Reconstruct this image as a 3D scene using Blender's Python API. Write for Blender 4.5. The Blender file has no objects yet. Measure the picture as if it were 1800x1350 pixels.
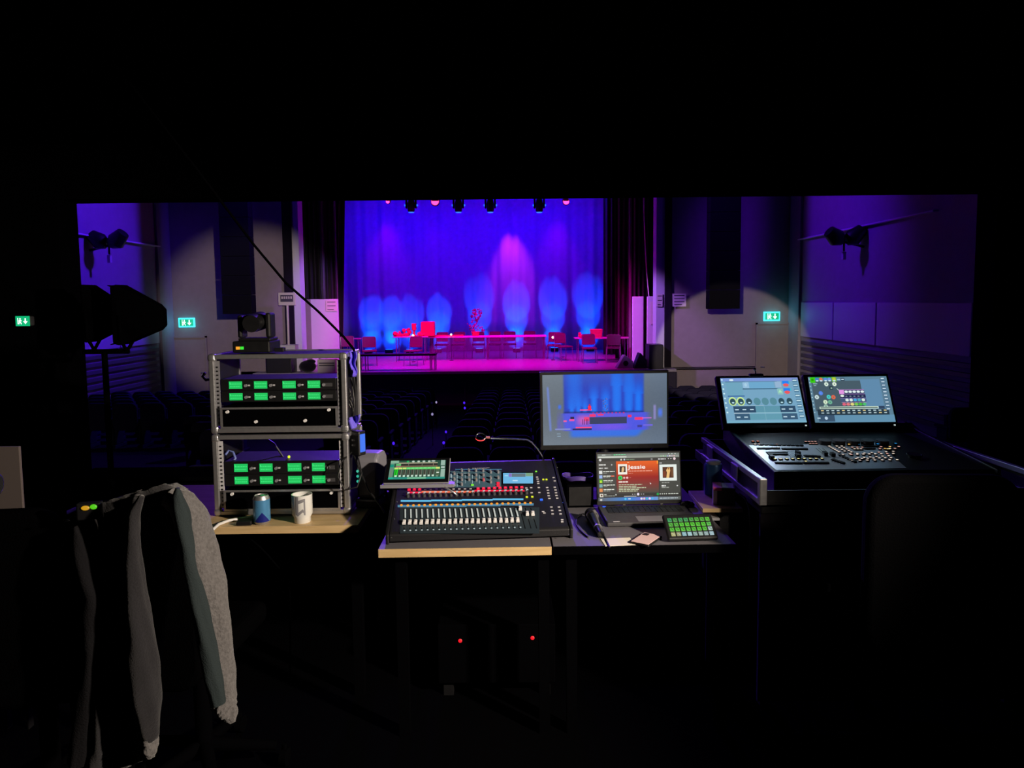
import bpy, math, random
from mathutils import Vector, Matrix
random.seed(7)
sc = bpy.context.scene
COL = sc.collection
R = math.radians
# ------------------------------------------------------------------ camera, world, exposure
FPX = 1250.0; PITCH = R(4.5); ROLL = R(-0.6); SHY = -47.0; CZ = 1.62
cam_d = bpy.data.cameras.new('camera'); cam = bpy.data.objects.new('camera', cam_d); COL.objects.link(cam)
cam_d.sensor_fit = 'HORIZONTAL'; cam_d.sensor_width = 36.0; cam_d.lens = 36.0*FPX/1800.0
cam_d.shift_y = SHY/1800.0; cam_d.clip_end = 200; cam_d.clip_start = 0.05
cam.matrix_world = Matrix.Translation((0, 0, CZ)) @ Matrix.Rotation(math.pi/2-PITCH, 4, 'X') @ Matrix.Rotation(ROLL, 4, 'Z')
sc.camera = cam
w = bpy.data.worlds.new('world'); sc.world = w; w.use_nodes = True
w.node_tree.nodes['Background'].inputs[0].default_value = (0.02, 0.01, 0.05, 1)
w.node_tree.nodes['Background'].inputs[1].default_value = 0.0
vs = sc.view_settings
sc.display_settings.display_device = 'sRGB'
vs.view_transform = 'Standard'; vs.look = 'None'; vs.exposure = 0.0; vs.gamma = 1.0; vs.use_curve_mapping = False
try:
    sc.cycles.use_denoising = True
    sc.cycles.sample_clamp_indirect = 3.0
    sc.cycles.max_bounces = 5
    sc.cycles.caustics_reflective = False; sc.cycles.caustics_refractive = False
except Exception: pass

def ray(px, py):
    x = (px-900)/FPX; y = (675-py+SHY)/FPX
    c, s = math.cos(ROLL), math.sin(ROLL)
    x, y = c*x-s*y, s*x+c*y
    a = math.pi/2-PITCH
    return Vector((x, y*math.cos(a)+math.sin(a), y*math.sin(a)-math.cos(a)))
CAM = Vector((0, 0, CZ))
def F(px, py, D):                                   # point on the upright plane y = D
    r = ray(px, py); return CAM + r*(D/r.y)
def G(px, py, z):                                   # point on the level plane z
    r = ray(px, py); return CAM + r*((z-CZ)/r.z)
def PL(px, py, p0, n):
    r = ray(px, py); return CAM + r*((Vector(p0)-CAM).dot(n)/r.dot(n))

def lin(c):
    return tuple((v/12.92 if v <= .04045 else ((v+.055)/1.055)**2.4) for v in c)
def c8(r, g, b): return lin((r/255, g/255, b/255))

# ------------------------------------------------------------------ lights of the place and added spots
def spot(name, loc, target, col, watts, size=40, blend=.6, rad=.1):
    d = bpy.data.lights.new(name, 'SPOT'); d.energy = watts; d.color = col
    d.spot_size = R(size); d.spot_blend = blend; d.shadow_soft_size = rad
    o = bpy.data.objects.new(name, d); COL.objects.link(o); o.location = loc
    o.rotation_euler = (Vector(target)-Vector(loc)).to_track_quat('-Z', 'Y').to_euler()
    return o
BLUE = (0.0, .07, 1.0); DEEP = (.007, 0.0, 1.0); PURP = (.16, .02, 1.0); MAG = (1.0, 0.0, .62); RED = (1.0, .0, .12)
CYCY = 31.0; SZ = -.53; LIPY = 22.0; WALLY = 22.6
LW = -10.8; RW = 8.86
# overhead deep blue wash on the backcloth, from the lighting bar
for x in (-6.6, -4.4, -2.2, 0, 2.2):
    spot('backcloth_wash', (x+.4, 27.6, 7.2), (x+.4, CYCY, 2.4), DEEP, 700, 100, 1.0, .3)
# violet scallops falling down the cloth from lamps hung close to it
for px, wt, c in ((680, 260, (.4, .0, 1.0)), (765, 60, (.3, 0, 1.0)), (899, 620, (.9, .03, .9)), (978, 200, (.4, 0, 1.0))):
    X = F(px, 400, CYCY).x
    spot('backcloth_toplight', (X, CYCY-.95, 6.6 if px != 899 else 6.0), (X, CYCY, 1.9), c, wt, 42, 1.0, .05)
# magenta and red light falling on the stage from the front bar
for px in (690, 800, 900, 1010):
    X = F(px, 640, 24.5).x
    spot('stage_magenta', (X, 21.5, 7.0), (X, 25.0, SZ), (1.0, 0.0, .75), 2600, 52, .9, .15)
for px, e in ((720, 700), (760, 900), (840, 250), (1000, 150), (1050, 500)):
    X = F(px, 595, 25.5).x
    spot('stage_red', (X, 22.6, 6.6), (X, 26.6, .3), (1.0, 0.0, .05), e, 26, .8, .1)
spot('stage_violet_left', (2, 18, 6.5), (-7.2, 24.6, .8), (.42, .14, 1.0), 4600, 22, .6, .15)
spot('stage_violet_right', (-4, 18, 6.5), (4.4, 23.2, .8), (.42, .16, 1.0), 6500, 18, .6, .15)
spot('stage_blue_patch', (-2.2, 21.4, 6.8), (F(700, 648, 22.6).x, 22.9, SZ), (.0, .0, 1.0), 1400, 26, .9, .1)
# violet side light reaching the auditorium walls
spot('wall_violet_left', (-4.5, 18.5, 6.8), (LW, 17.0, 2.6), (.09, .010, 1.0), 2500, 100, 1.0, .3)
spot('wall_violet_right', (3.4, 18.0, 6.4), (RW, 20.2, 2.8), (.12, .006, 1.0), 1000, 84, 1.0, .3)
spot('stall_violet', (-1, 21.0, 6.0), (-1.5, 8, -.8), (.16, .03, 1.0), 3500, 80, .8, .1)
spot('booth_violet', (-2.2, 20.5, 6.0), (-.2, 3.1, 1.0), (.20, .07, 1.0), 4200, 14, .8, .1)
# unseen warm spots added outside the booth opening, aimed at the front wall
spot('front_wall_warm_spot', (1.0, 5.0, 2.5), (7.0, 22.6, -.45), (1.0, .80, .74), 3700, 15.4, .14, .05)
spot('front_wall_warm_spot', (-1.0, 5.0, 2.5), (-8.1, 22.6, 1.25), (1.0, .80, .80), 3700, 18.6, .55, .05)
# dim lamp behind the operator's chairs
spot('booth_work_lamp', (2.2, .7, 1.95), (-1.0, 2.5, .75), (1.0, .84, .68), 740, 58, .7, .06)

# ------------------------------------------------------------------ materials
def mat(name, col, rough=.6, metal=0.0, emit=None, es=1.0, bump=0.0, scale=40, spec=.5, var=0.0, alpha=1.0, coat=0.0, sheen=0.0, trans=0.0):
    m = bpy.data.materials.new(name); m.use_nodes = True
    nt = m.node_tree; b = nt.nodes['Principled BSDF']
    b.inputs['Base Color'].default_value = (*col, 1); b.inputs['Roughness'].default_value = rough
    b.inputs['Metallic'].default_value = metal; b.inputs['Specular IOR Level'].default_value = spec
    b.inputs['Coat Weight'].default_value = coat; b.inputs['Sheen Weight'].default_value = sheen
    b.inputs['Transmission Weight'].default_value = trans
    b.inputs['Alpha'].default_value = alpha
    if emit:
        b.inputs['Emission Color'].default_value = (*emit, 1); b.inputs['Emission Strength'].default_value = es
    tc = nt.nodes.new('ShaderNodeTexCoord'); n = nt.nodes.new('ShaderNodeTexNoise')
    n.inputs['Scale'].default_value = scale; n.inputs['Detail'].default_value = 4
    nt.links.new(tc.outputs['Object'], n.inputs['Vector'])
    mr = nt.nodes.new('ShaderNodeMapRange'); mr.inputs['To Min'].default_value = max(rough-.08, .02); mr.inputs['To Max'].default_value = min(rough+.08, 1)
    nt.links.new(n.outputs['Fac'], mr.inputs['Value']); nt.links.new(mr.outputs['Result'], b.inputs['Roughness'])
    if var:
        mx = nt.nodes.new('ShaderNodeMix'); mx.data_type = 'RGBA'
        mx.inputs[6].default_value = (*[v*(1-var) for v in col], 1); mx.inputs[7].default_value = (*[min(v*(1+var), 1) for v in col], 1)
        nt.links.new(n.outputs['Fac'], mx.inputs['Factor']); nt.links.new(mx.outputs[2], b.inputs['Base Color'])
    if bump:
        bp = nt.nodes.new('ShaderNodeBump'); bp.inputs['Strength'].default_value = bump; bp.inputs['Distance'].default_value = .01
        nt.links.new(n.outputs['Fac'], bp.inputs['Height']); nt.links.new(bp.outputs['Normal'], b.inputs['Normal'])
    return m
def glow(name, rgb, s=1.0):
    return mat(name, (.02, .02, .02), .4, emit=c8(*rgb), es=s)
def screen_mat(name, s=1.0):
    m = bpy.data.materials.new(name); m.use_nodes = True; nt = m.node_tree; b = nt.nodes['Principled BSDF']
    b.inputs['Base Color'].default_value = (.01, .01, .01, 1); b.inputs['Roughness'].default_value = .35
    a = nt.nodes.new('ShaderNodeAttribute'); a.attribute_name = 'Col'
    nt.links.new(a.outputs['Color'], b.inputs['Emission Color']); b.inputs['Emission Strength'].default_value = s
    return m
def wood(name, c1, c2, rough=.45):
    m = bpy.data.materials.new(name); m.use_nodes = True; nt = m.node_tree; b = nt.nodes['Principled BSDF']
    tc = nt.nodes.new('ShaderNodeTexCoord'); mp = nt.nodes.new('ShaderNodeMapping'); mp.inputs['Scale'].default_value = (3, 30, 30)
    n = nt.nodes.new('ShaderNodeTexNoise'); n.inputs['Scale'].default_value = 2; n.inputs['Detail'].default_value = 6
    cr = nt.nodes.new('ShaderNodeValToRGB'); cr.color_ramp.elements[0].color = (*c1, 1); cr.color_ramp.elements[1].color = (*c2, 1)
    cr.color_ramp.elements[0].position = .35; cr.color_ramp.elements[1].position = .65
    nt.links.new(tc.outputs['Object'], mp.inputs[0]); nt.links.new(mp.outputs[0], n.inputs['Vector'])
    nt.links.new(n.outputs['Fac'], cr.inputs[0]); nt.links.new(cr.outputs[0], b.inputs['Base Color']); b.inputs['Roughness'].default_value = rough
    return m
M = {}
M['boothblack'] = mat('matt_black_paint', (.0014, .0014, .0018), .95, spec=.0)
M['houseblack'] = mat('black_ceiling_paint', (.006, .006, .008), .9, spec=.1)
M['voidblack'] = mat('shaded_black_finish', (.0014, .0014, .0018), .95, spec=.0)  # black finish; shade under desks and chairs put into the colour
M['arrayblack'] = mat('black_speaker_grille', (.004, .004, .004), .9, spec=.1)
M['carpet'] = mat('dark_carpet', (.008, .008, .010), 1, spec=.1, bump=.3, scale=200)
M['taupe'] = mat('taupe_wall_paint', (.30, .25, .235), .85, bump=.15, scale=6, var=.12)
M['sidewall'] = mat('side_wall_plaster', (.34, .31, .36), .8, bump=.2, scale=4, var=.1)
M['sidepanel'] = mat('side_wall_panel', (.62, .60, .66), .55, bump=.05, scale=3)
M['slatwood'] = mat('dark_slats', (.10, .09, .11), .5)
M['rail'] = mat('pale_metal_rail', (.8, .8, .85), .35, spec=.6)
M['stagefloor'] = mat('stage_boards', (.36, .33, .36), .38, bump=.05, scale=8, var=.15)
M['stageblack'] = mat('stage_front_black', (.03, .025, .05), .8)
M['velvet'] = mat('black_velvet', (.008, .006, .010), .95, spec=.15, sheen=.3)
M['velvet2'] = mat('charcoal_drape', (.10, .09, .12), .95, spec=.1)
M['cloth'] = mat('white_backcloth', (.62, .62, .66), .9, bump=.05, scale=20, var=.05)
M['white'] = mat('white_panel_paint', (.72, .70, .72), .6)
M['paper'] = mat('paper', (.80, .74, .62), .8)
M['ink'] = mat('printed_ink', (.10, .09, .09), .8)
M['black'] = mat('black_plastic', (.006, .006, .007), .45)
M['blackgloss'] = mat('black_gloss', (.008, .008, .010), .18)
M['blackmetal'] = mat('black_powder_coat', (.009, .009, .011), .5, bump=.1, scale=300)
M['darkgrey'] = mat('dark_grey_plastic', (.05, .05, .055), .5)
M['grey'] = mat('grey_plastic', (.22, .22, .24), .5)
M['capwhite'] = mat('off_white_plastic', (.78, .78, .78), .4)
M['palegrey'] = mat('pale_grey_plastic', (.55, .55, .58), .45)
M['alu'] = mat('brushed_aluminium', (.56, .56, .58), .38, metal=.85, bump=.05, scale=60)
M['chrome'] = mat('chrome', (.8, .8, .82), .15, metal=1)
M['beech'] = wood('beech_laminate', (.56, .39, .18), (.68, .49, .25))
M['desktop'] = mat('grey_desktop_laminate', (.13, .125, .14), .5, var=.05)
M['seat'] = mat('dark_blue_upholstery', (.02, .018, .042), .95, bump=.2, scale=150, spec=.05)
M['seatwood'] = mat('seat_shell', (.05, .05, .07), .45)
M['redfab'] = mat('red_fabric', (.75, .08, .10), .8)
M['chairfab'] = mat('plum_chair_fabric', (.14, .035, .08), .8)
M['redpaint'] = mat('red_paint', (.85, .06, .08), .5)
M['orange'] = mat('orange_wicker', (.85, .45, .22), .7, bump=.4, scale=60)
M['stagewood'] = mat('pale_table_board', (.70, .60, .60), .5)
M['steel'] = mat('steel_tube', (.6, .6, .62), .3, metal=.8)
M['gauze'] = mat('purple_sheer_skirt', (.10, .04, .14), .8, alpha=.55)
M['leafy'] = mat('faded_flowers', (.45, .22, .30), .8, bump=.3)
M['fleece'] = mat('shaded_grey_fleece', (.017, .0165, .019), 1, bump=.35, scale=220, var=.3, spec=.1, sheen=.2)  # darker copy of the jacket fleece, shade put into the colour
M['jersey'] = mat('teal_lit_jersey', (.022, .030, .032), .95, bump=.3, scale=300, spec=.1)  # dim teal light on the inner sleeve put into the colour
M['rubber'] = mat('cable_rubber', (.012, .012, .013), .4)
M['whitecable'] = mat('white_cable', (.75, .74, .72), .5)
M['ceramic'] = mat('white_ceramic', (.75, .76, .74), .25, coat=.5)
M['canblue'] = mat('light_blue_can_print', (.10, .33, .62), .3, metal=.4)
M['cannavy'] = mat('navy_can_print', (.02, .03, .28), .3, metal=.4)
M['screenblack'] = mat('screen_black', (.005, .005, .006), .15)
M['pinkcase'] = mat('pale_pink_case', (.75, .52, .50), .5)
M['scr'] = screen_mat('screen_picture')
M['cardboard'] = mat('cardboard', (.10, .08, .075), .85)

# ------------------------------------------------------------------ mesh builder
class MB:
    def __init__(s): s.v = []; s.f = []; s.m = []; s.c = []; s.M = Matrix.Identity(4); s.hascol = False
    def add(s, pts, faces, mi=0, col=None):
        o = len(s.v); s.v += [tuple(s.M @ Vector(p)) for p in pts]
        for f in faces: s.f.append(tuple(o+i for i in f)); s.m.append(mi); s.c.append(col)
        if col: s.hascol = True
        return s
    def box(s, x0, x1, y0, y1, z0, z1, mi=0, col=None):
        p = [(x, y, z) for z in (z0, z1) for y in (y0, y1) for x in (x0, x1)]
        return s.add(p, [(0, 2, 3, 1), (4, 5, 7, 6), (0, 1, 5, 4), (2, 6, 7, 3), (0, 4, 6, 2), (1, 3, 7, 5)], mi, col)
    def cbox(s, c, d, mi=0, col=None):
        return s.box(c[0]-d[0]/2, c[0]+d[0]/2, c[1]-d[1]/2, c[1]+d[1]/2, c[2]-d[2]/2, c[2]+d[2]/2, mi, col)
    def quad(s, a, b, c, d, mi=0, col=None): return s.add([a, b, c, d], [(0, 1, 2, 3)], mi, col)
    def tube(s, pts, r, n=8, mi=0, caps=True, sq=None, close=False):
        pts = [Vector(p) for p in pts]; N = len(pts); rs = r if isinstance(r, (list, tuple)) else [r]*N
        verts = []; up = None
        for i, p in enumerate(pts):
            t = (pts[min(i+1, N-1)]-pts[max(i-1, 0)])
            if close: t = pts[(i+1) % N]-pts[(i-1) % N]
            t = t.normalized() if t.length > 1e-9 else Vector((0, 0, 1))
            if up is None:
                up = Vector((0, 0, 1)) if abs(t.z) < .9 else Vector((1, 0, 0))
            a = t.cross(up); a = a.normalized() if a.length > 1e-6 else Vector((1, 0, 0)); b = a.cross(t).normalized(); up = b
            for k in range(n):
                th = 2*math.pi*k/n; rr = rs[i]
                if sq: rr *= sq(i/(N-1), th)
                verts.append(p+a*math.cos(th)*rr+b*math.sin(th)*rr)
        fs = []
        for i in range(N if close else N-1):
            for k in range(n):
                k2 = (k+1) % n; j = (i+1) % N
                fs.append((i*n+k, i*n+k2, j*n+k2, j*n+k))
        if caps and not close: fs += [tuple(range(n-1, -1, -1)), tuple((N-1)*n+k for k in range(n))]
        return s.add(verts, fs, mi)
    def cyl(s, p0, p1, r0, r1=None, n=20, mi=0):
        return s.tube([p0, p1], [r0, r0 if r1 is None else r1], n, mi)
    def lathe(s, prof, c=(0, 0, 0), n=28, mi=0, band=None):
        verts = []; fs = []; P = len(prof)
        for (r, z) in prof:
            for k in range(n):
                th = 2*math.pi*k/n; verts.append((c[0]+r*math.cos(th), c[1]+r*math.sin(th), c[2]+z))
        o = len(s.v); s.v += [tuple(s.M @ Vector(p)) for p in verts]
        for i in range(P-1):
            for k in range(n):
                k2 = (k+1) % n
                s.f.append((o+i*n+k, o+i*n+k2, o+(i+1)*n+k2, o+(i+1)*n+k)); s.c.append(None)
                s.m.append(band(i, k/n) if band else mi)
        return s
    def sphere(s, c, r, mi=0, n=12, sc=(1, 1, 1)):
        pr = []; h = n//2
        vs_ = [(c[0], c[1], c[2]-r*sc[2])]; 
        for i in range(1, h):
            ph = -math.pi/2+math.pi*i/h
            for k in range(n):
                th = 2*math.pi*k/n
                vs_.append((c[0]+r*sc[0]*math.cos(ph)*math.cos(th), c[1]+r*sc[1]*math.cos(ph)*math.sin(th), c[2]+r*sc[2]*math.sin(ph)))
        vs_.append((c[0], c[1], c[2]+r*sc[2])); fs = []
        for k in range(n): fs.append((0, 1+(k+1) % n, 1+k)); fs.append((len(vs_)-1, 1+(h-2)*n+k, 1+(h-2)*n+(k+1) % n))
        for i in range(h-2):
            for k in range(n): fs.append((1+i*n+k, 1+i*n+(k+1) % n, 1+(i+1)*n+(k+1) % n, 1+(i+1)*n+k))
        return s.add(vs_, fs, mi)
    def prism(s, poly, y0, y1, mi=0):               # outline in xz, extruded along y
        n = len(poly); p = [(x, y0, z) for x, z in poly]+[(x, y1, z) for x, z in poly]
        fs = [tuple(range(n)), tuple(range(2*n-1, n-1, -1))]+[(i, i+n, (i+1) % n+n, (i+1) % n) for i in range(n)]
        return s.add(p, fs, mi)
    def prismx(s, poly, x0, x1, mi=0):              # outline in yz, extruded along x
        n = len(poly); p = [(x0, y, z) for y, z in poly]+[(x1, y, z) for y, z in poly]
        fs = [tuple(range(n-1, -1, -1)), tuple(range(n, 2*n))]+[(i, (i+1) % n, (i+1) % n+n, i+n) for i in range(n)]
        return s.add(p, fs, mi)
    def grid(s, fn, nu, nv, mi=0, colfn=None):
        o = len(s.v)
        for j in range(nv+1):
            for i in range(nu+1): s.v.append(tuple(s.M @ Vector(fn(i/nu, j/nv))))
        for j in range(nv):
            for i in range(nu):
                a = o+j*(nu+1)+i; s.f.append((a, a+1, a+nu+2, a+nu+1)); s.m.append(mi)
                if colfn:
                    s.hascol = True; s.c.append([colfn(i/nu, j/nv), colfn((i+1)/nu, j/nv), colfn((i+1)/nu, (j+1)/nv), colfn(i/nu, (j+1)/nv)])
                else: s.c.append(None)
        return s
    def text(s, txt, h, org, ex, ey, mi=0, col=None, bold=0.0, width=None):
        cu = bpy.data.curves.new('t', 'FONT'); cu.body = txt; cu.size = 1; cu.offset = bold
        ob = bpy.data.objects.new('t', cu); COL.objects.link(ob)
        dg = bpy.context.evaluated_depsgraph_get(); dg.update(); me = ob.evaluated_get(dg).to_mesh()
        vs_ = [v.co.copy() for v in me.vertices]; fs = [tuple(p.vertices) for p in me.polygons]
        mxx = max((v.x for v in vs_), default=1)
        kx = (width/mxx) if width else h
        org, ex, ey = Vector(org), Vector(ex), Vector(ey)
        s.add([org+ex*(v.x*kx)+ey*(v.y*h) for v in vs_], fs, mi, col)
        ob.evaluated_get(dg).to_mesh_clear(); bpy.data.objects.remove(ob); bpy.data.curves.remove(cu)
        return s
    def build(s, name, mats, parent=None, loc=None, rotz=0, bevel=0, smooth=0, seg=2, solid=0, sub=0):
        me = bpy.data.meshes.new(name); me.from_pydata(s.v, [], s.f); 
        if not isinstance(mats, (list, tuple)): mats = [mats]
        for m_ in mats: me.materials.append(m_)
        for p, mi in zip(me.polygons, s.m): p.material_index = mi
        if s.hascol:
            ca = me.color_attributes.new('Col', 'FLOAT_COLOR', 'CORNER')
            for p, c in zip(me.polygons, s.c):
                for k, li in enumerate(p.loop_indices):
                    cc = (0, 0, 0) if c is None else (c[k] if isinstance(c, list) else c)
                    ca.data[li].color = (*cc, 1)
        me.validate(); me.update()
        if smooth:
            for p in me.polygons: p.use_smooth = True
            try: me.set_sharp_from_angle(angle=R(smooth))
            except Exception: pass
        o = bpy.data.objects.new(name, me); COL.objects.link(o)
        if parent is not None: o.parent = parent
        if loc is not None: o.location = loc
        o.rotation_euler[2] = rotz
        if sub:
            md = o.modifiers.new('sub', 'SUBSURF'); md.levels = sub; md.render_levels = sub
        if solid:
            md = o.modifiers.new('solid', 'SOLIDIFY'); md.thickness = solid; md.offset = 0
        if bevel:
            md = o.modifiers.new('bevel', 'BEVEL'); md.width = bevel; md.segments = seg; md.limit_method = 'ANGLE'; md.angle_limit = R(40)
        return o
def tag(o, label, cat, group=None, kind=None):
    if label: o['label'] = label
    if cat: o['category'] = cat
    if group: o['group'] = group
    if kind: o['kind'] = kind
    return o
def thing(name, label, cat, loc=(0, 0, 0), rotz=0, group=None):
    o = bpy.data.objects.new(name, None); COL.objects.link(o); o.empty_display_size = .05
    o.location = loc; o.rotation_euler = (0, 0, rotz)
    return tag(o, label, cat, group)
def struct(o, label=None):
    o['kind'] = 'structure'
    if label: o['label'] = label
    return o
def dup(root, loc, rotz=0, label=None, group=None, skip=()):
    r = root.copy(); COL.objects.link(r); r.location = loc; r.rotation_euler = (0, 0, rotz)
    if label: r['label'] = label
    if group: r['group'] = group
    for ch in list(root.children):
        if ch.name.split('.')[0] in skip: continue
        c = ch.copy(); COL.objects.link(c); c.parent = r
        for g in ch.children:
            d = g.copy(); COL.objects.link(d); d.parent = c
    return r
def pcopy(o, loc, parent=None, rotz=None):
    c = o.copy(); COL.objects.link(c); c.parent = parent if parent is not None else o.parent; c.location = loc
    if rotz is not None: c.rotation_euler[2] = rotz
    return c
def rrect(w_, h_, r, n=5, cx=0, cz=0):
    out = []
    for (sx, sz, a0) in ((1, -1, -90), (1, 1, 0), (-1, 1, 90), (-1, -1, 180)):
        for k in range(n+1):
            a = R(a0+90*k/n); out.append((cx+sx*(w_/2-r)+r*math.cos(a), cz+sz*(h_/2-r)+r*math.sin(a)))
    return out
def frame(org, ex, ey):                              # matrix: local x along ex, y along ey, z out of the face
    ex = Vector(ex).normalized(); ey = Vector(ey); ey = (ey-ex*ey.dot(ex)).normalized(); ez = ex.cross(ey)
    m = Matrix((ex, ey, ez)).transposed().to_4x4(); m.translation = Vector(org); return m
class Screen:
    """a flat display w x h metres; drawing in a picture frame of W x H units, y down"""
    def __init__(s, w_, h_, W, H, mb=None, M_=None):
        s.mb = mb or MB(); s.M = M_ or Matrix.Identity(4); s.w, s.h, s.W, s.H = w_, h_, W, H; s.layer = 0
    def p(s, x, y): return (x/s.W*s.w, (1-y/s.H)*s.h, s.layer*.00002)
    def rect(s, x0, y0, x1, y1, rgb, mi=0):
        s.layer += 1; s.mb.M = s.M
        s.mb.quad(s.p(x0, y1), s.p(x1, y1), s.p(x1, y0), s.p(x0, y0), mi, c8(*rgb))
    def vgrad(s, x0, y0, x1, y1, a, b):
        s.layer += 1; s.mb.M = s.M
        s.mb.quad(s.p(x0, y1), s.p(x1, y1), s.p(x1, y0), s.p(x0, y0), 0, [c8(*b), c8(*b), c8(*a), c8(*a)])
    def hgrad(s, x0, y0, x1, y1, a, b):
        s.layer += 1; s.mb.M = s.M
        s.mb.quad(s.p(x0, y1), s.p(x1, y1), s.p(x1, y0), s.p(x0, y0), 0, [c8(*a), c8(*b), c8(*b), c8(*a)])
    def disc(s, x, y, rx, ry, rgb, n=16):
        s.layer += 1; s.mb.M = s.M
        s.mb.add([s.p(x+rx*math.cos(2*math.pi*k/n), y-ry*math.sin(2*math.pi*k/n)) for k in range(n)], [tuple(range(n))], 0, c8(*rgb))
    def poly(s, pts, rgb):
        s.layer += 1; s.mb.M = s.M
        s.mb.add([s.p(*q) for q in pts], [tuple(range(len(pts)))], 0, c8(*rgb))
    def text(s, t, x, y, h, rgb, width=None, bold=0.0):
        s.layer += 1; s.mb.M = s.M
        o = s.p(x, y); s.mb.text(t, h/s.H*s.h, o, (1, 0, 0), (0, 1, 0), 0, c8(*rgb), bold, None if width is None else width/s.W*s.w)
    def lines(s, x, y, wds, dy, hgt, rgb):           # rows of small illegible writing
        for i, wd in enumerate(wds):
            k = x
            while k < x+wd:
                g = min(random.uniform(.02, .055)*s.W, x+wd-k); s.rect(k, y+i*dy, k+g, y+i*dy+hgt, rgb); k += g+.006*s.W
# ================================================================== STRUCTURE
BY = 4.5; BT = .2
ox0 = F(143, 500, BY+BT).x; ox1 = F(1712, 500, BY+BT).x; oz1 = F(900, 350, BY+BT).z; oz0 = .50
bx0, bx1, by0, bz1 = -3.9, 3.7, -1.6, 2.62
struct(MB().box(bx0, bx1, by0, BY, -.08, 0).build('floor', M['voidblack']))
struct(MB().box(bx0, bx1, by0, BY, bz1, bz1+.08).build('ceiling', M['boothblack']))
m = MB()
m.box(bx0, ox0, BY, BY+BT, 0, bz1); m.box(ox1, bx1, BY, BY+BT, 0, bz1)
m.box(ox0, ox1, BY, BY+BT, oz1, bz1); m.box(ox0, ox1, BY, BY+BT, 0, oz0)
struct(m.build('wall_front', M['boothblack']))
struct(MB().box(ox0, ox1, BY-.06, BY+BT+.03, oz0, oz0+.03).build('trim_1', M['boothblack'], bevel=.006))
struct(MB().box(bx0-.1, bx0, by0, BY, 0, bz1).build('wall_left', M['boothblack']))
struct(MB().box(bx1, bx1+.1, by0, BY, 0, bz1).build('wall_right', M['boothblack']))
struct(MB().box(bx0, bx1, by0-.1, by0, 0, bz1).build('wall_back', M['boothblack']))
# auditorium shell
HZ0, HZ1 = -1.55, 7.8
RAKE0, RAKE1 = 5.2, 18.6
def fz(y):
    if y >= RAKE1: return HZ0
    return HZ0 + (RAKE1-y)/(RAKE1-RAKE0)*.85
m = MB(); m.prismx([(BY+BT, fz(5.2)), (RAKE0, fz(5.2)), (RAKE1, HZ0), (LIPY+.2, HZ0), (LIPY+.2, HZ0-.2), (BY+BT, HZ0-.2)], LW, RW)
struct(m.build('floor.001', M['carpet']))
struct(MB().box(LW, RW, BY+BT, WALLY+.4, HZ1, HZ1+.1).build('ceiling.001', M['houseblack']))
struct(MB().box(LW-.2, LW, BY+BT, WALLY+.4, HZ0-.2, HZ1).build('wall_left.001', M['sidewall']))
struct(MB().box(RW, RW+.2, BY+BT, WALLY+.4, HZ0-.2, HZ1).build('wall_right.001', M['sidewall']))
# front wall of the house either side of the proscenium
pl = F(500, 500, WALLY).x; plb = F(516, 500, WALLY).x; pls = F(527.5, 500, WALLY).x
pr = F(1180, 500, WALLY).x; prb = F(1168, 500, WALLY).x; prs = F(1153.5, 500, WALLY).x
struct(MB().box(LW, pl, WALLY, WALLY+.4, HZ0, HZ1).build('wall_front.001', M['taupe']))
struct(MB().box(pr, RW, WALLY, WALLY+.4, HZ0, HZ1).build('wall_front.002', M['taupe']))
struct(MB().box(pl, plb, WALLY-.05, WALLY+.35, SZ, HZ1).build('trim_2', M['velvet']))
struct(MB().box(prb, pr, WALLY-.05, WALLY+.35, SZ, HZ1).build('trim_3', M['velvet']))
struct(MB().box(plb, pls, WALLY+.0, WALLY+.5, SZ, HZ1).build('trim_4', M['white']))
struct(MB().box(prs, prb, WALLY+.0, WALLY+.5, SZ, HZ1).build('trim_5', M['white']))
struct(MB().box(pls, prs, WALLY+.1, WALLY+.5, 6.9, HZ1).build('wall_header', M['houseblack']))
# stage
sx0, sx1 = pl-.9, pr+.05
struct(MB().box(sx0, sx1, LIPY, WALLY, SZ-.09, SZ).build('floor_stage_apron', M['stagefloor'], bevel=.01))
struct(MB().box(LW, RW, WALLY, CYCY+1.2, SZ-.09, SZ).build('floor_stage', M['stagefloor']))
m = MB(); m.box(sx0, sx1, LIPY+.05, WALLY, HZ0, SZ-.09)
for k in range(9):
    x = sx0+(sx1-sx0)*k/8; m.box(x-.02, x+.02, LIPY+.03, LIPY+.05, HZ0, SZ-.1)
struct(m.build('wall_stage_front', M['stageblack']))
# a thin ledge line running on along the front wall at stage level
m = MB(); m.box(pr+.05, F(1330, 660, WALLY).x, WALLY-.03, WALLY, SZ-.05, SZ-.02)
struct(m.build('trim_6', M['ink']))
struct(MB().box(LW, RW, CYCY+1.2, CYCY+1.3, SZ, HZ1).build('wall_stage_back', M['houseblack']))
struct(MB().box(LW-.1, LW, WALLY+.4, CYCY+1.2, SZ, HZ1).build('wall_stage_left', M['houseblack']))
struct(MB().box(RW, RW+.1, WALLY+.4, CYCY+1.2, SZ, HZ1).build('wall_stage_right', M['houseblack']))
struct(MB().box(LW, RW, WALLY+.4, CYCY+1.2, HZ1, HZ1+.1).build('ceiling_stage', M['houseblack']))
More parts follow.
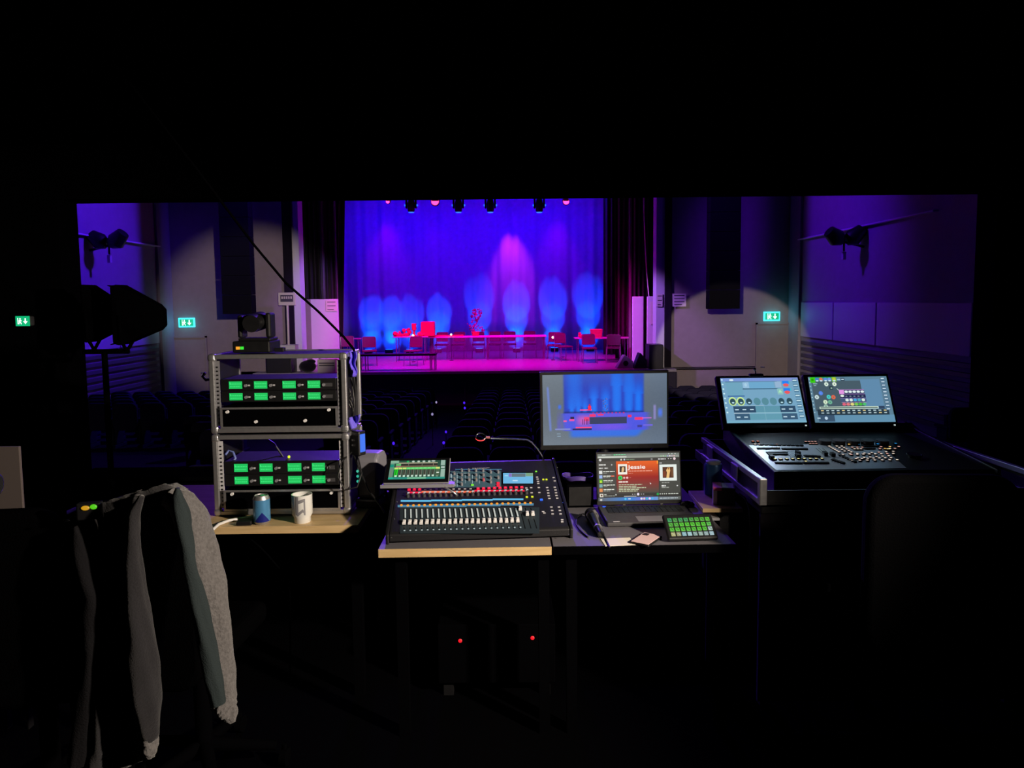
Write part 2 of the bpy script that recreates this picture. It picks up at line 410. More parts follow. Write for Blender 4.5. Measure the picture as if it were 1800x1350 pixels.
# side wall dressing: upper rail, pale panel band, dark slats
for side, X, s in (('left', LW, 1), ('right', RW, -1)):
    xa = X; xb = X+s*.05
    y0 = F(1640, 375, 1).x if False else (14.9 if side == 'right' else 14.9)
    y1 = 21.9
    struct(MB().box(min(X, X+s*.12), max(X, X+s*.12), y0, y1, 3.38, 3.42).build('trim_rail_'+side, M['rail'], bevel=.008))
    if side == 'right':
        struct(MB().box(X-.12, X, 12.6, 13.4, 3.40, 3.44).build('trim_rail_right', M['rail'], bevel=.008))
    m = MB(); yy = 21.7; widths = [2.2, 2.3, 3.6, 3.2, 3.2]
    for wd in widths:
        m.box(min(X, X+s*.06), max(X, X+s*.06), yy-wd+.03, yy-.03, .46, 1.50); yy -= wd
    struct(m.build('trim_panels_'+side, M['sidepanel'], bevel=.015))
    m = MB()
    for k in range(8):
        z = .33-k*.19; m.box(min(X, X+s*.07), max(X, X+s*.07), 9.0, 21.6, z-.10, z)
    struct(m.build('trim_slats_'+side, M['slatwood'], bevel=.01))
    m = MB(); m.box(min(X, X+s*.08), max(X, X+s*.08), 21.8, WALLY, HZ0, HZ1)   # pilaster at the corner
    struct(m.build('trim_pilaster_'+side, M['sidewall'], bevel=.01))
# doors in the front wall under the exit signs
for nm, pa, pb, ptop, hx in (('door_1', 1331, 1389, 570, 1336), ('door_2', 306, 361, 583, 356)):
    xa = F(pa, ptop, WALLY).x; xb = F(pb, ptop, WALLY).x; zt = F(1350, ptop, WALLY).z
    d = struct(MB().box(xa, xb, WALLY-.03, WALLY, HZ0, zt).build(nm, M['taupe'], bevel=.01))
    f = MB(); f.box(xa-.05, xa, WALLY-.07, WALLY, HZ0, zt+.05); f.box(xb, xb+.05, WALLY-.07, WALLY, HZ0, zt+.05); f.box(xa-.05, xb+.05, WALLY-.07, WALLY, zt, zt+.05)
    f.build('door_frame', M['taupe'], d)
    h = MB(); hxx = F(hx, 650, WALLY).x; h.cyl((hxx, WALLY-.03, -.55), (hxx, WALLY-.09, -.55), .02); h.cyl((hxx-.01, WALLY-.09, -.55), (hxx+.11, WALLY-.09, -.55), .014)
    h.build('door_handle', M['chrome'], d, smooth=40)

# ================================================================== HOUSE: signs, notices, speakers
gcy = glow('cyan_acrylic_edge', (70, 225, 245), 1.6); ggr = glow('green_sign_face', (0, 165, 105), 1.3); gwh = glow('sign_white', (235, 255, 250), 1.6)
def exit_sign(loc, w_, h_, label, rotz=0, dim=False, wt=10):
    t = thing('exit_sign', label, 'exit sign', loc, rotz, 'lit running-man exit signs')
    a = MB().box(-w_/2, w_/2, -.05, 0, -h_/2, h_/2)
    a.build('housing', (M['darkgrey'] if dim else gcy), t, bevel=.01)
    f = MB(); b = .0 if dim else w_*.09
    f.box(-w_/2+b, w_/2-b, -.056, -.05, -h_/2+b, h_/2-b)
    f.build('face', ggr, t)
    g = MB(); g.M = Matrix.Translation((0, -.058, 0)) @ Matrix.Scale(h_*.62, 4)
    def P(poly): g.prism(poly, 0, .03)
    cx = -.42                                       # door leaf and running figure
    P([(cx-.34, -.5), (cx-.24, -.5), (cx-.24, .5), (cx-.34, .5)])
    P([(cx-.05, .22), (cx+.2, .22), (cx+.1, -.1), (cx-.12, -.1)])
    P([(cx+.0, -.1), (cx+.14, -.1), (cx+.34, -.48), (cx+.22, -.5)]); P([(cx-.12, -.1), (cx+.02, -.1), (cx-.08, -.5), (cx-.2, -.46)])
    P([(cx+.15, .2), (cx+.36, .02), (cx+.3, -.04), (cx+.1, .1)]); P([(cx-.05, .2), (cx-.2, .0), (cx-.14, -.05), (cx+.02, .1)])
    P([(cx+.08+.11*math.cos(k*math.pi/5), .38+.11*math.sin(k*math.pi/5)) for k in range(10)])
    cx = .5                                         # arrow pointing down
    P([(cx-.09, .45), (cx-.09, -.02), (cx-.36, -.02), (cx, -.48), (cx+.36, -.02), (cx+.09, -.02), (cx+.09, .45)][::-1])
    g.build('pictogram', gwh, t)
    if wt:
        l = bpy.data.lights.new('sign_light', 'POINT'); l.energy = wt; l.color = (.12, .75, 1.0); l.shadow_soft_size = .1
        lo = bpy.data.objects.new('sign_light', l); COL.objects.link(lo); lo.location = (loc[0], loc[1]-.35, loc[2])
    return t
exit_sign(F(1356, 556, WALLY), .52, .30, 'glowing green exit sign above the door in the right-hand taupe wall', wt=3)
exit_sign(F(329, 567, WALLY), .52, .30, 'glowing green exit sign on the taupe wall left of the hanging speaker column', wt=2.5)
es = exit_sign(F(50, 564, BY), .085, .062, 'small dim green exit sign on the black wall left of the booth opening', dim=True, wt=0)

def notice(px0, py0, px1, py1, D, label, rows=4, big=False, pole=False, grp='paper notices by the stage'):
    a = F(px0, py1, D); b = F(px1, py0, D); w_, h_ = b.x-a.x, b.z-a.z
    t = thing('paper_notice', label, 'notice', (a.x, D, a.z), 0, grp)
    MB().box(0, w_, -.01, 0, 0, h_).build('sheet', M['paper'], t)
    m = MB()
    for k in range(rows):
        z = h_*(.85-.7*k/max(rows-1, 1)); m.box(w_*.12, w_*(.88 if k < rows-1 else .7), -.013, -.0098, z-h_*.035, z+h_*.035)
    m.build('printed_lines', M['ink'], t)
    return t
notice(1182, 516, 1206, 539, WALLY-.055, 'cream paper notice on the taupe wall beside the right stage edge', 4)
notice(1154.5, 517, 1164.5, 539, WALLY-.02, 'small notice on the violet strip right of the stage opening', 3)

def line_array(pa, pb, pbot, D, label):
    xa = F(pa, pbot, D).x; xb = F(pb, pbot, D).x; z0 = F((pa+pb)/2, pbot, D).z
    t = thing('line_array_speaker', label, 'speaker', ((xa+xb)/2, D, z0), 0, 'hanging black speaker columns')
    w_ = xb-xa; n = 11; h = (HZ1-.6-z0)/n; c0 = None
    for k in range(n):
        if c0 is None:
            c = MB(); c.prismx([(-.18, .004), (.18, .004), (.18, h-.004), (-.18, h-.004)], -w_/2, w_/2); c0 = c.build('cabinet', M['arrayblack'], t, bevel=.01)
        else: pcopy(c0, (0, 0, k*h), t)
    MB().box(-w_/2, w_/2, -.25, .25, n*h, n*h+.06).build('flying_frame', M['blackmetal'], t)
    m = MB(); m.cyl((0, 0, n*h+.06), (0, 0, HZ1-z0), .02); m.build('chain', M['blackmetal'], t)
    return t
line_array(1243.5, 1297, 543, 20.0, 'tall black speaker column hanging before the right taupe wall')
line_array(396, 447, 552, 20.0, 'tall black speaker column hanging before the left taupe wall')

# twin black spot heads on the side walls with a pale bracket
def twin_spot(loc, s, label):
    t = thing('wall_spotlight', label, 'spotlight', loc, 0, 'twin spotlights on the side walls')
    b = MB(); b.cyl((0, 0, 0), (s*.5, 0, .12), .03); b.cyl((s*.5, 0, -.1), (s*.5, 0, .2), .025); b.build('arm', M['blackmetal'], t, smooth=40)
    for sx, a in ((-1, 1), (1, 1.25)):
        h = MB(); h.tube([(s*.5+sx*.05, 0, .16), (s*.5+sx*.2, -.03, .22), (s*.5+sx*.42, -.06, .22+.17*a)], [.13, .22, .15], 12)
        h.build('lamp_head', M['black'], t, smooth=50)
    c = MB(); c.box(s*.5-.04, s*.5+.04, -.05, .05, -.32, -.12); c.build('sensor', M['palegrey'], t, bevel=.01)
    c = MB(); c.cyl((s*.5, 0, -.12), (s*.5, 0, .0), .012); c.build('bracket', M['steel'], t)
twin_spot((RW, 18.0, F(1490, 434, 18.0).z), -1, 'twin black spotlight with pale sensor on the right side wall')
twin_spot((LW, 18.4, F(197, 440, 18.4).z), 1, 'twin black spotlight with pale sensor on the left side wall')

# ================================================================== SEATS
def seat_mesh():
    m = MB(); m.prism(rrect(.50, .56, .12, 5, 0, .66), -.05, .03)
    m.box(-.21, .21, .03, .10, .42, .80); m.prismx([(.05, .40), (.16, .40), (.20, .80), (.12, .80)], -.22, .22)
    for sx in (-1, 1):
        m.box(sx*.245-.02, sx*.245+.02, -.05, .42, .0, .08); m.box(sx*.245-.02, sx*.245+.02, .02, .30, .08, .58); m.box(sx*.245-.025, sx*.245+.025, .0, .38, .58, .62)
    return m
seat0 = None; nseat = 0; rown = 0
def hidden(px, py):
    return False
rows = []
y = 18.2
while y > 6.2: rows.append(y); y -= .98
for ri, y in enumerate(rows):
    zf = fz(y+.2)
    a = F(150, 700, y).x; b = F(1700, 700, y).x
    x = max(a, LW+.6); x -= (x % .56)
    while x < min(b, RW-.5):
        if -1.0 < x+.9 < -.1 or x < LW+.5: x += .56; continue         # centre aisle
        px = 900+x/y*FPX; py = 530+(CZ-(zf+.92))/y*FPX
        vis = not (390 < px < 590 and py > 650) and not (1290 < px < 1700 and py > 660) and not (px < 340 and ri > 4)
        if vis and nseat < 296:
            ordn = ['first', 'second', 'third', 'fourth', 'fifth', 'sixth', 'seventh', 'eighth', 'ninth', 'tenth', 'eleventh', 'twelfth', 'thirteenth'][ri]
            sidew = 'left' if x < -.5 else 'right'
            lab = 'dark blue folding theatre seat, %s row from the stage, %s of the aisle' % (ordn, sidew)
            if seat0 is None:
                seat0 = seat_mesh().build('theatre_seat', M['seat'], bevel=.012); o = seat0
            else: o = seat0.copy(); COL.objects.link(o)
            o.location = (x, y, zf); tag(o, lab, 'seat', 'theatre seats, %s row %s block' % (ordn, sidew)); nseat += 1
        x += .56

# ================================================================== STAGE
zt_ = HZ1
# backcloth with soft vertical pleats
cx0 = F(590, 500, CYCY).x-.9; cx1 = F(1062, 500, CYCY).x+.4
def pleat(x): return .045*math.sin(x*5.1)+.035*math.sin(x*9.7+1.3)+.02*math.sin(x*17.3)
m = MB(); m.grid(lambda u, v: (cx0+(cx1-cx0)*u, CYCY+pleat(cx0+(cx1-cx0)*u)*(1-.3*v), SZ+.02+(7.2-SZ)*v), 420, 6)
tag(m.build('backcloth', M['cloth'], smooth=80, solid=.01), 'wide pale backcloth with soft folds closing the stage, lit deep blue', 'backcloth')

def drape(name, xa, xb, y, z0, z1, folds, amp, label, mt, xa2=None, xb2=None, lw=1.0):
    xa2 = xa if xa2 is None else xa2; xb2 = xb if xb2 is None else xb2
    m = MB()
    def fn(u, v):
        a = xa2+(xa-xa2)*v; b = xb2+(xb-xb2)*v
        return (a+(b-a)*u, y+amp*math.sin(u*folds*2*math.pi)+amp*.4*math.sin(u*folds*4.3*math.pi+1), z0+(z1-z0)*v)
    m.grid(fn, int(folds*14), 10)
    return tag(m.build(name, mt, smooth=80, solid=.01), label, 'curtain', 'stage side curtains')
# left legs
D = 24.6
drape('stage_curtain', F(524, 400, D).x, F(585, 400, D).x, 25.0, SZ+.02, zt_, 7, .06, 'black velvet curtain hanging in the left wing behind the white panel', M['velvet'])
drape('stage_curtain', F(584, 365, 26).x, F(612, 365, 26).x, 26.0, SZ+.02, zt_, 4, .09, 'narrow violet-edged curtain bordering the blue cloth at its left', M['velvet'], F(566, 520, 26).x, F(600, 520, 26).x-.0)
drape('stage_curtain', F(560, 365, 24.7).x, F(567, 365, 24.7).x, 24.75, 1.6, zt_, 1.5, .02, 'slim grey strip of drape in the left wing', M['velvet2'])
drape('stage_curtain', F(588, 365, 25.2).x, F(594, 365, 25.2).x, 25.2, F(585, 525, 25.2).z, zt_, 1.5, .04, 'slanting violet lit drape fold above the left white panel', M['velvet2'], F(562, 520, 25.2).x, F(571, 520, 25.2).x)
# right legs
drape('stage_curtain', F(1061, 450, 28).x, F(1085, 450, 28).x, 28.0, SZ+.02, zt_, 3, .09, 'dark plum curtain bordering the blue cloth at its right', M['velvet2'])
drape('stage_curtain', F(1082, 450, 26).x, F(1108, 450, 26).x, 26.0, SZ+.02, zt_, 3, .09, 'black curtain behind the right-hand stage table', M['velvet'])
drape('stage_curtain', F(1112, 450, 24.4).x, F(1152, 450, 24.4).x, 24.6, SZ+.02, zt_, 5, .07, 'black curtain hanging behind the tall lilac panel on the right', M['velvet'])
m = MB(); xa = F(1106, 500, 24.8).x; m.box(xa, xa+.09, 24.8, 24.9, SZ, zt_)
struct(m.build('trim_7', M['taupe']))
m = MB(); pts = [F(px, py, 23.66) for px, py in ((1131, 205), (1132, 370), (1134, 430), (1137, 480), (1141, 522))]
m.tube(pts, .022, 6); tag(m.build('hanging_rope', M['paper'], smooth=60), 'pale rope hanging down in the right wing to the panel top', 'rope')

# white wing panels
def wing_panel(pa, pb, pt, D, label, th=.12, dark=None):
    xa = F(pa, pt, D).x; xb = F(pb, pt, D).x; zt = F((pa+pb)/2, pt, D).z
    t = thing('wing_panel', label, 'panel', ((xa+xb)/2, D, SZ), 0, 'white panels in the wings')
    MB().box(xa-(xa+xb)/2, xb-(xa+xb)/2, 0, th, 0, zt-SZ).build('board', M['white'], t, bevel=.02)
    if dark is not None:
        xd = F(dark, pt, D).x-(xa+xb)/2
        MB().box(xa-(xa+xb)/2-.02, xd, -.03, 0, 0, zt-SZ).build('taupe_stile', M['taupe'], t, bevel=.01)
    return t
wing_panel(528, 593.5, 526, 24.3, 'big white panel in the left wing with a paper pinned near its corner', dark=546)
notice(573.5, 528, 592, 547, 24.29, 'white paper on the top corner of the left wing panel', 3)
wing_panel(1112, 1131.5, 521, 24.0, 'narrow tall white panel standing in the right wing')
wing_panel(1138, 1153.5, 521, 23.6, 'white panel next to the right violet strip, paper pinned on it')
notice(1143, 530, 1151, 570, 23.58, 'tall paper sheet on the panel beside the right violet strip', 0)

# stage furniture
def stage_chair(label, group, fab=None, tube=None):
    fab = fab or M['chairfab']; tube = tube or M['steel']
    t = thing('stage_chair', label, 'chair', group=group)
    MB().box(-.22, .22, -.22, .22, .43, .48).build('seat', fab, t, bevel=.02)
    b = MB(); b.M = Matrix.Translation((0, .21, .50)) @ Matrix.Rotation(R(-10), 4, 'X'); b.prism(rrect(.42, .34, .07, 4, 0, .22), 0, .035)
    b.build('backrest', fab, t, bevel=.008)
    for sx in (-1, 1):
        f = MB(); f.tube([(sx*.20, -.20, .43), (sx*.22, -.24, 0)], .012, 8); f.build('leg', tube, t, smooth=50)
        f = MB(); f.tube([(sx*.20, .26, .86), (sx*.20, .21, .45), (sx*.23, .27, 0)], .012, 8); f.build('leg', tube, t, smooth=50)
    return t
ch0 = None
def place_chair(px, py, yaw, label, group, s=1.0, z=SZ):
    global ch0
    p = G(px, py, z)
    if ch0 is None: ch0 = stage_chair(label, group); o = ch0
    else: o = dup(ch0, (0, 0, 0), 0, label, group)
    o.location = p; o.rotation_euler[2] = R(yaw); return o
# long table with sheer skirt
TY = G(850, 633, SZ).y; tx0 = F(752, 600, TY).x; tx1 = F(961, 600, TY).x; TZ = F(855, 591, TY).z-SZ
t = thing('long_table', 'long conference table with sheer purple skirt at centre stage', 'table', ((tx0+tx1)/2, TY, SZ))
hw = (tx1-tx0)/2
MB().box(-hw, hw, 0, .8, TZ-.05, TZ).build('tabletop', M['stagewood'], t, bevel=.01)
MB().grid(lambda u, v: (-hw+.02+2*(hw-.02)*u, .02+.012*math.sin(u*150), .04+(TZ-.09)*v), 240, 3).build('skirt', M['gauze'], t, smooth=80)
lg = MB().box(-.03, .03, -.03, .03, 0, TZ-.05).build('leg', M['steel'], t); lg.location = (-hw+.1, .1, 0)
for lx, ly in ((-hw+.1, .7), (hw-.1, .1), (hw-.1, .7), (0, .1), (0, .7)): pcopy(lg, (lx, ly, 0))
for i, px in enumerate((776, 806, 841, 869, 896, 931)):
    p = F(px, 600, TY+1.2)
    wrd = ['first', 'second', 'third', 'fourth', 'fifth', 'sixth'][i]
    if ch0 is None: ch0 = stage_chair('x', 'x'); o = ch0
    else: o = dup(ch0, (0, 0, 0))
    o.location = (p.x, TY+1.2, SZ); o.rotation_euler[2] = R(random.uniform(-6, 6))
    o.scale = (1.12, 1.12, 1.12)
    o['label'] = 'red chair behind the long table, %s along from the left' % wrd; o['group'] = 'chairs behind the long stage table'
place_chair(650, 643, 12, 'chair with orange backrest left of the small red-topped table', 'loose chairs on stage')
place_chair(727, 643, -15, 'chair standing by the left end of the long table', 'loose chairs on stage')
place_chair(612, 641, 15, 'magenta lit chair against the left wing panel', 'loose chairs on stage')
place_chair(974, 631, -8, 'chair beside the right end of the long table', 'loose chairs on stage')
place_chair(991, 634, 25, 'turned chair between the long table and the right table', 'loose chairs on stage')
place_chair(1036, 638, 0, 'chair tucked under the left half of the right stage table', 'loose chairs on stage')
place_chair(1078, 637, 175, 'chair with round tube back at the right stage table', 'loose chairs on stage')
def stage_table(px0, px1, pfoot, ptop, label, dp=.7, ex=0):
    y = G((px0+px1)/2, pfoot, SZ).y; xa = F(px0, ptop, y).x; xb = F(px1, ptop, y).x; h = F((px0+px1)/2, ptop, y).z-SZ
    t = thing('stage_table', label, 'table', ((xa+xb)/2, y, SZ)); hw = (xb-xa)/2
    MB().box(-hw, hw, 0, dp, h-.035, h).build('tabletop', M['stagewood'], t, bevel=.006)
    for lx, ly in ((-hw+.12, .06), (hw-.12-ex, .06), (-hw+.12, dp-.06), (hw-.12-ex, dp-.06)):
        a = MB(); a.cyl((lx, ly, 0), (lx, ly, h-.035), .018, n=8); a.build('leg', M['steel'], t, smooth=50)
    return t, y, h
t_l, yl, hl = stage_table(690, 752, 636, 591.5, 'small table crowded with red things at the left end of the long table')
t_r, yr, hr = stage_table(1011, 1110, 636, 594, 'right-hand stage table carrying an orange basket')
t_s, ys, hs = stage_table(604, 634, 634, 595, 'little side table near the left wing panel', .45)
# low bench at the stage lip
by_ = G(700, 652, SZ).y; xa = F(626, 624, by_).x; xb = F(766, 624, by_).x; bh = F(700, 622, by_).z-SZ
t = thing('low_bench', 'long low black bench on trestle legs at the left stage edge', 'bench', ((xa+xb)/2, by_, SZ)); hw = (xb-xa)/2
MB().box(-hw, hw, 0, .45, bh-.07, bh-.01).build('bench_top', M['black'], t, bevel=.01)
MB().box(-hw, hw, -.01, .02, bh-.02, bh).build('edge_strip', M['alu'], t)
for lx in (-hw+.06, -hw+.28, hw-.18, hw-.04):
    for ly in (.03, .42): MB().cyl((lx, ly, 0), (lx, ly, bh-.07), .016, n=8).build('leg', M['steel'], t, smooth=50)
# things on the tables
def on(px, y): return F(px, 590, y).x
x = on(755, yl+.3)
tag(MB().box(-.24, .24, -.2, .2, 0, .52).build('red_box', M['redpaint'], loc=(x-.05, yl+.35, SZ+hl), bevel=.02), 'tall red box standing at the left end of the stage tables', 'box')
t = thing('table_lamp', 'slim red lamp with a cylindrical head on the small stage table', 'lamp', (on(728, yl+.3), yl+.3, SZ+hl))
MB().cyl((0, 0, 0), (0, 0, .03), .12).build('base', M['redpaint'], t, smooth=40)
MB().cyl((0, 0, .03), (0, 0, .22), .05, .04).build('stem', M['redpaint'], t, smooth=40)
MB().cyl((0, 0, .22), (0, 0, .46), .08, .09).build('lamp_shade', M['redfab'], t, smooth=40)
for i, (px, w_, h_) in enumerate(((702, .34, .16), (714, .26, .28), (742, .22, .16))):
    m = MB()
    for k in range(9): m.sphere((random.uniform(-w_/2, w_/2), random.uniform(-.12, .12), random.uniform(.04, h_)), random.uniform(.04, .08), n=8)
    m.sphere((0, 0, .05), .06, sc=(w_/.12, 1.6, 1), n=10)
    lab = ['flat heap of red cloth on the left edge of the small stage table', 'taller crumpled red cloth heap beside the slim lamp', 'low red cloth bundle between lamp and tall red box'][i]
    tag(m.build('red_cloth', M['redfab'], loc=(on(px, yl+.3), yl+(.22, .5, .2)[i], SZ+hl), smooth=60), lab, 'cloth', 'red cloth heaps on stage')
# red runner, papers on the long table
tag(MB().box(-.62, .62, -.3, .3, 0, .03).build('table_runner', M['redfab'], loc=(on(785, TY+.4), TY+.4, SZ+TZ), bevel=.01), 'red runner cloth laid on the left part of the long table', 'table runner')
# flower figure on the long table
fx = on(836, TY+.45)
t = thing('flower_arrangement', 'twisted tall flower arrangement standing on the long stage table', 'flowers', (fx, TY+.45, SZ+TZ))
m = MB(); m.cyl((0, 0, 0), (0, 0, .16), .12, .16); m.build('pot', M['redpaint'], t, smooth=40)
m = MB(); m.tube([(0, 0, .1), (-.08, 0, .3), (.06, 0, .5), (-.02, 0, .7), (.03, 0, .92)], .025, 8); m.build('stem', M['leafy'], t, smooth=50)
m = MB()
for k in range(70):
    z = random.uniform(.14, 1.0); wdt = .26 if z < .45 else (.12 if z < .62 else .18)
    m.sphere((random.uniform(-wdt, wdt)+.05*math.sin(z*9), random.uniform(-.12, .12), z), random.uniform(.02, .05), n=6)
m.build('blossoms', M['leafy'], t, smooth=60)
# basket and bits on right table
x = on(1048, yr+.3)
t = thing('wicker_basket', 'orange woven basket lit on the right-hand stage table', 'basket', (x, yr+.3, SZ+hr))
MB().prism([(-.17, 0), (.17, 0), (.22, .30), (-.22, .30)], -.14, .14).build('body', M['orange'], t, bevel=.02)
m = MB()
for z in (.28, .18, .08): m.box(-.2, .2, -.15, -.14, z-.02, z)
m.build('weave_band', M['redfab'], t)
tag(MB().sphere((0, 0, .06), .07, n=12, sc=(2.4, 1.2, .9)).sphere((-.1, 0, .14), .06, n=10).build('red_cloth', M['redfab'], loc=(on(1024, yr+.3), yr+.3, SZ+hr), smooth=60), 'red cloth bundle left of the orange basket', 'cloth', 'red cloth heaps on stage')
# glowing beads added for the bright glints around the stage chairs
gl = glow('warm_glint_glow', (255, 235, 200), 2.0)
for px, py, D, lab, rr in ((972, 593, TY-.35, 'small bright glint bead in front of the chair right of the long table', .05), (989, 588, TY+.95, 'small bright glint bead behind the turned chair', .045), (726, 590, yl-.1, 'small bright glint bead at the foot of the slim red lamp', .05), (594, 596, 24.9, 'bright glint bead by the magenta lit chair', .05), (793, 588, TY-.05, 'small bright glint bead at the front edge of the long table', .04)):
    p = F(px, py, D); t = thing('glint_bead', lab, 'lamp', (p.x, p.y, SZ), 0, 'glint beads on stage')
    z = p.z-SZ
    MB().sphere((0, 0, z), rr, n=12).build('bulb', gl, t, smooth=80)  # glowing bead standing in for a glint
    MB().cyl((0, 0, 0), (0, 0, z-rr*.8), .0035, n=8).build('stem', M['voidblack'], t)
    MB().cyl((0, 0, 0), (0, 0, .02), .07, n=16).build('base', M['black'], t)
# floor uplights at the backcloth
glb = glow('blue_led_lens', (0, 120, 255), 2.0)
up0 = None
for i, (px, e, hgt) in enumerate(((650, 200, 0), (686, 240, 0), (722, 150, 0), (771, 260, 0), (843, 200, 0), (908, 300, 0), (974, 260, 0), (1036, 300, 0))):
    X = F(px, 610, CYCY-.5).x
    lab = 'floor uplight at the foot of the blue cloth, %s from the left' % (['first', 'second', 'third', 'fourth', 'fifth', 'sixth', 'seventh', 'eighth'][i])
    if up0 is None:
        up0 = thing('floor_uplight', lab, 'stage light', (X, CYCY-.8, SZ), 0, 'floor uplights along the backcloth')
        MB().box(-.16, .16, -.12, .12, 0, .16).build('housing', M['black'], up0, bevel=.02)
        MB().box(-.14, .14, -.10, .10, .16, .17).build('lens', glb, up0)
    else: dup(up0, (X, CYCY-.8, SZ), 0, lab)
    hz_ = (0, 0, 0, 0, .5, .3, .4, .5)[i]
    for q_, zt2, en in (('low', .5, 1.1), ('middle', 1.15+hz_*.5, 1.2), ('high', 1.6+hz_, 1.9)):
        spot('uplight_'+q_, (X, CYCY-1.7, SZ+.25), (X, CYCY, SZ+zt2), (.0, .042, 1.0), e*en, 31, .42, .04)
    spot('uplight_core', (X, CYCY-.45, SZ+.2), (X, CYCY+.05, SZ+.7), (.0, .35, 1.0), e*.07, 60, 1.0, .04)
# moving heads and red-eyed lamps hanging at the top of the picture
glb2 = glow('pale_blue_lens', (30, 110, 255), 1.6); glm = glow('magenta_lens', (255, 60, 130), 3.0)
mh0 = None
for i, px in enumerate((723, 806, 862, 948)):
    D = 24.5; p = F(px, 374, D); lab = 'moving head stage light hanging over the blue cloth, %s from the left' % ['first', 'second', 'third', 'fourth'][i]
    if mh0 is None:
        mh0 = thing('moving_head_light', lab, 'stage light', p, 0, 'moving heads on the stage bar')
        MB().box(-.19, .19, -.15, .15, .52, .68).build('base', M['black'], mh0, bevel=.02)
        m = MB(); m.box(-.19, -.13, -.07, .07, .14, .53); m.box(.13, .19, -.07, .07, .14, .53); m.build('yoke', M['black'], mh0, bevel=.02)
        m = MB(); m.tube([(0, 0, .46), (0, 0, .3), (0, 0, .08), (0, 0, .02)], [.09, .13, .12, .10], 16); m.build('head', M['darkgrey'], mh0, smooth=40)
        m = MB(); m.cyl((0, 0, .02), (0, 0, 0), .11, .085); m.build('lens', glb2, mh0)
        for sx in (-1, 1):
            MB().box(sx*.2-.03, sx*.2+.03, -.05, .05, .22, .28).build('pan_lock', glb2, mh0, bevel=.01)
        MB().cyl((0, 0, .68), (0, 0, 1.2), .02).build('clamp', M['black'], mh0)
    else: dup(mh0, p, 0, lab)
for i, (px, r_) in enumerate(((682, .05), (765, .10), (995, .08))):
    D = 23.8; p = F(px, 355, D)
    t = thing('wash_lamp', 'red glowing lamp at the top of the stage opening, %s' % ['dimmest, near the left curtain', 'brightest, left of centre', 'right of centre'][i], 'stage light', p, 0, 'red wash lamps over the stage')
    m = MB(); m.tube([(0, -.02, 0), (0, .2, .06), (0, .35, .1)], [r_*1.5, r_*1.4, r_*.8], 16); m.build('housing', M['black'], t, smooth=40)
    m = MB(); m.lathe([(0.001, 0), (r_*1.2, 0), (r_*1.25, .02)], n=20); o = m.build('lens', glm, t); o.rotation_euler[0] = R(75); o.location = (0, -.035, 0)
    MB().cyl((0, .2, .1), (0, .2, .86), .015).build('clamp', M['black'], t)
MB0 = MB(); MB0.cyl((-6.6, 24.5, F(800, 374, 24.5).z+1.22), (3.9, 24.5, F(800, 374, 24.5).z+1.22), .03)
for x in (-6, -1.2, 3.6): MB0.cyl((x, 24.5, F(800, 374, 24.5).z+1.22), (x, 24.5, HZ1), .012)
tag(MB0.build('lighting_bar', M['black'], smooth=50), 'black lighting bar carrying the moving heads above the stage', 'lighting bar')
MB0 = MB(); MB0.cyl((-6.6, 24.0, F(765, 355, 23.8).z+.82), (3.9, 24.0, F(765, 355, 23.8).z+.82), .03)
for x in (-6, -1.2, 3.6): MB0.cyl((x, 24.0, F(765, 355, 23.8).z+.82), (x, 24.0, HZ1), .012)
tag(MB0.build('lighting_bar', M['black'], smooth=50), 'black lighting bar carrying the red lamps above the stage', 'lighting bar')
# wedge monitors and subwoofers
def wedge(px0, px1, pt, pb, label, mt):
    y = G((px0+px1)/2, pb, SZ).y; xa = F(px0, pb, y).x; xb = F(px1, pb, y).x; h = F(px0, pt, y).z-SZ; w_ = xb-xa
    t = thing('wedge_monitor', label, 'speaker', ((xa+xb)/2, y, SZ), 0, 'wedge monitors at the stage lip')
    MB().prism([(-w_/2, 0), (w_/2, 0), (w_/2, h*.55), (w_*.05, h), (-w_*.05, h)], 0, .42).build('cabinet', mt, t, bevel=.015)
    MB().cyl((w_*.05, -.004, h*.4), (w_*.05, .0, h*.4), h*.2, n=24).build('port', M['black'], t)
wedge(1084, 1113, 625, 648, 'grey wedge monitor speaker at the right of the stage lip', M['grey'])
wedge(1114, 1137, 621, 648, 'black wedge monitor speaker next to the narrow white panel', M['black'])
def sub(px0, px1, pt, D, label, z0=SZ):
    xa = F(px0, 640, D).x; xb = F(px1, 640, D).x; h = F(px0, pt, D).z-z0; w_ = xb-xa
    t = thing('subwoofer', label, 'speaker', ((xa+xb)/2, D, z0), 0, 'black subwoofers beside the stage opening')
    MB().box(-w_/2, w_/2, 0, .6, 0, h).build('cabinet', M['black'], t, bevel=.015)
    MB().box(-w_/2+.03, w_/2-.03, -.012, 0, .03, h-.03).build('grille', M['blackmetal'], t)
sub(1141, 1166, 606, 22.05, 'black subwoofer in front of the right violet strip')
sub(468, 512, 619, 22.02, 'black subwoofer at the left corner of the stage apron')
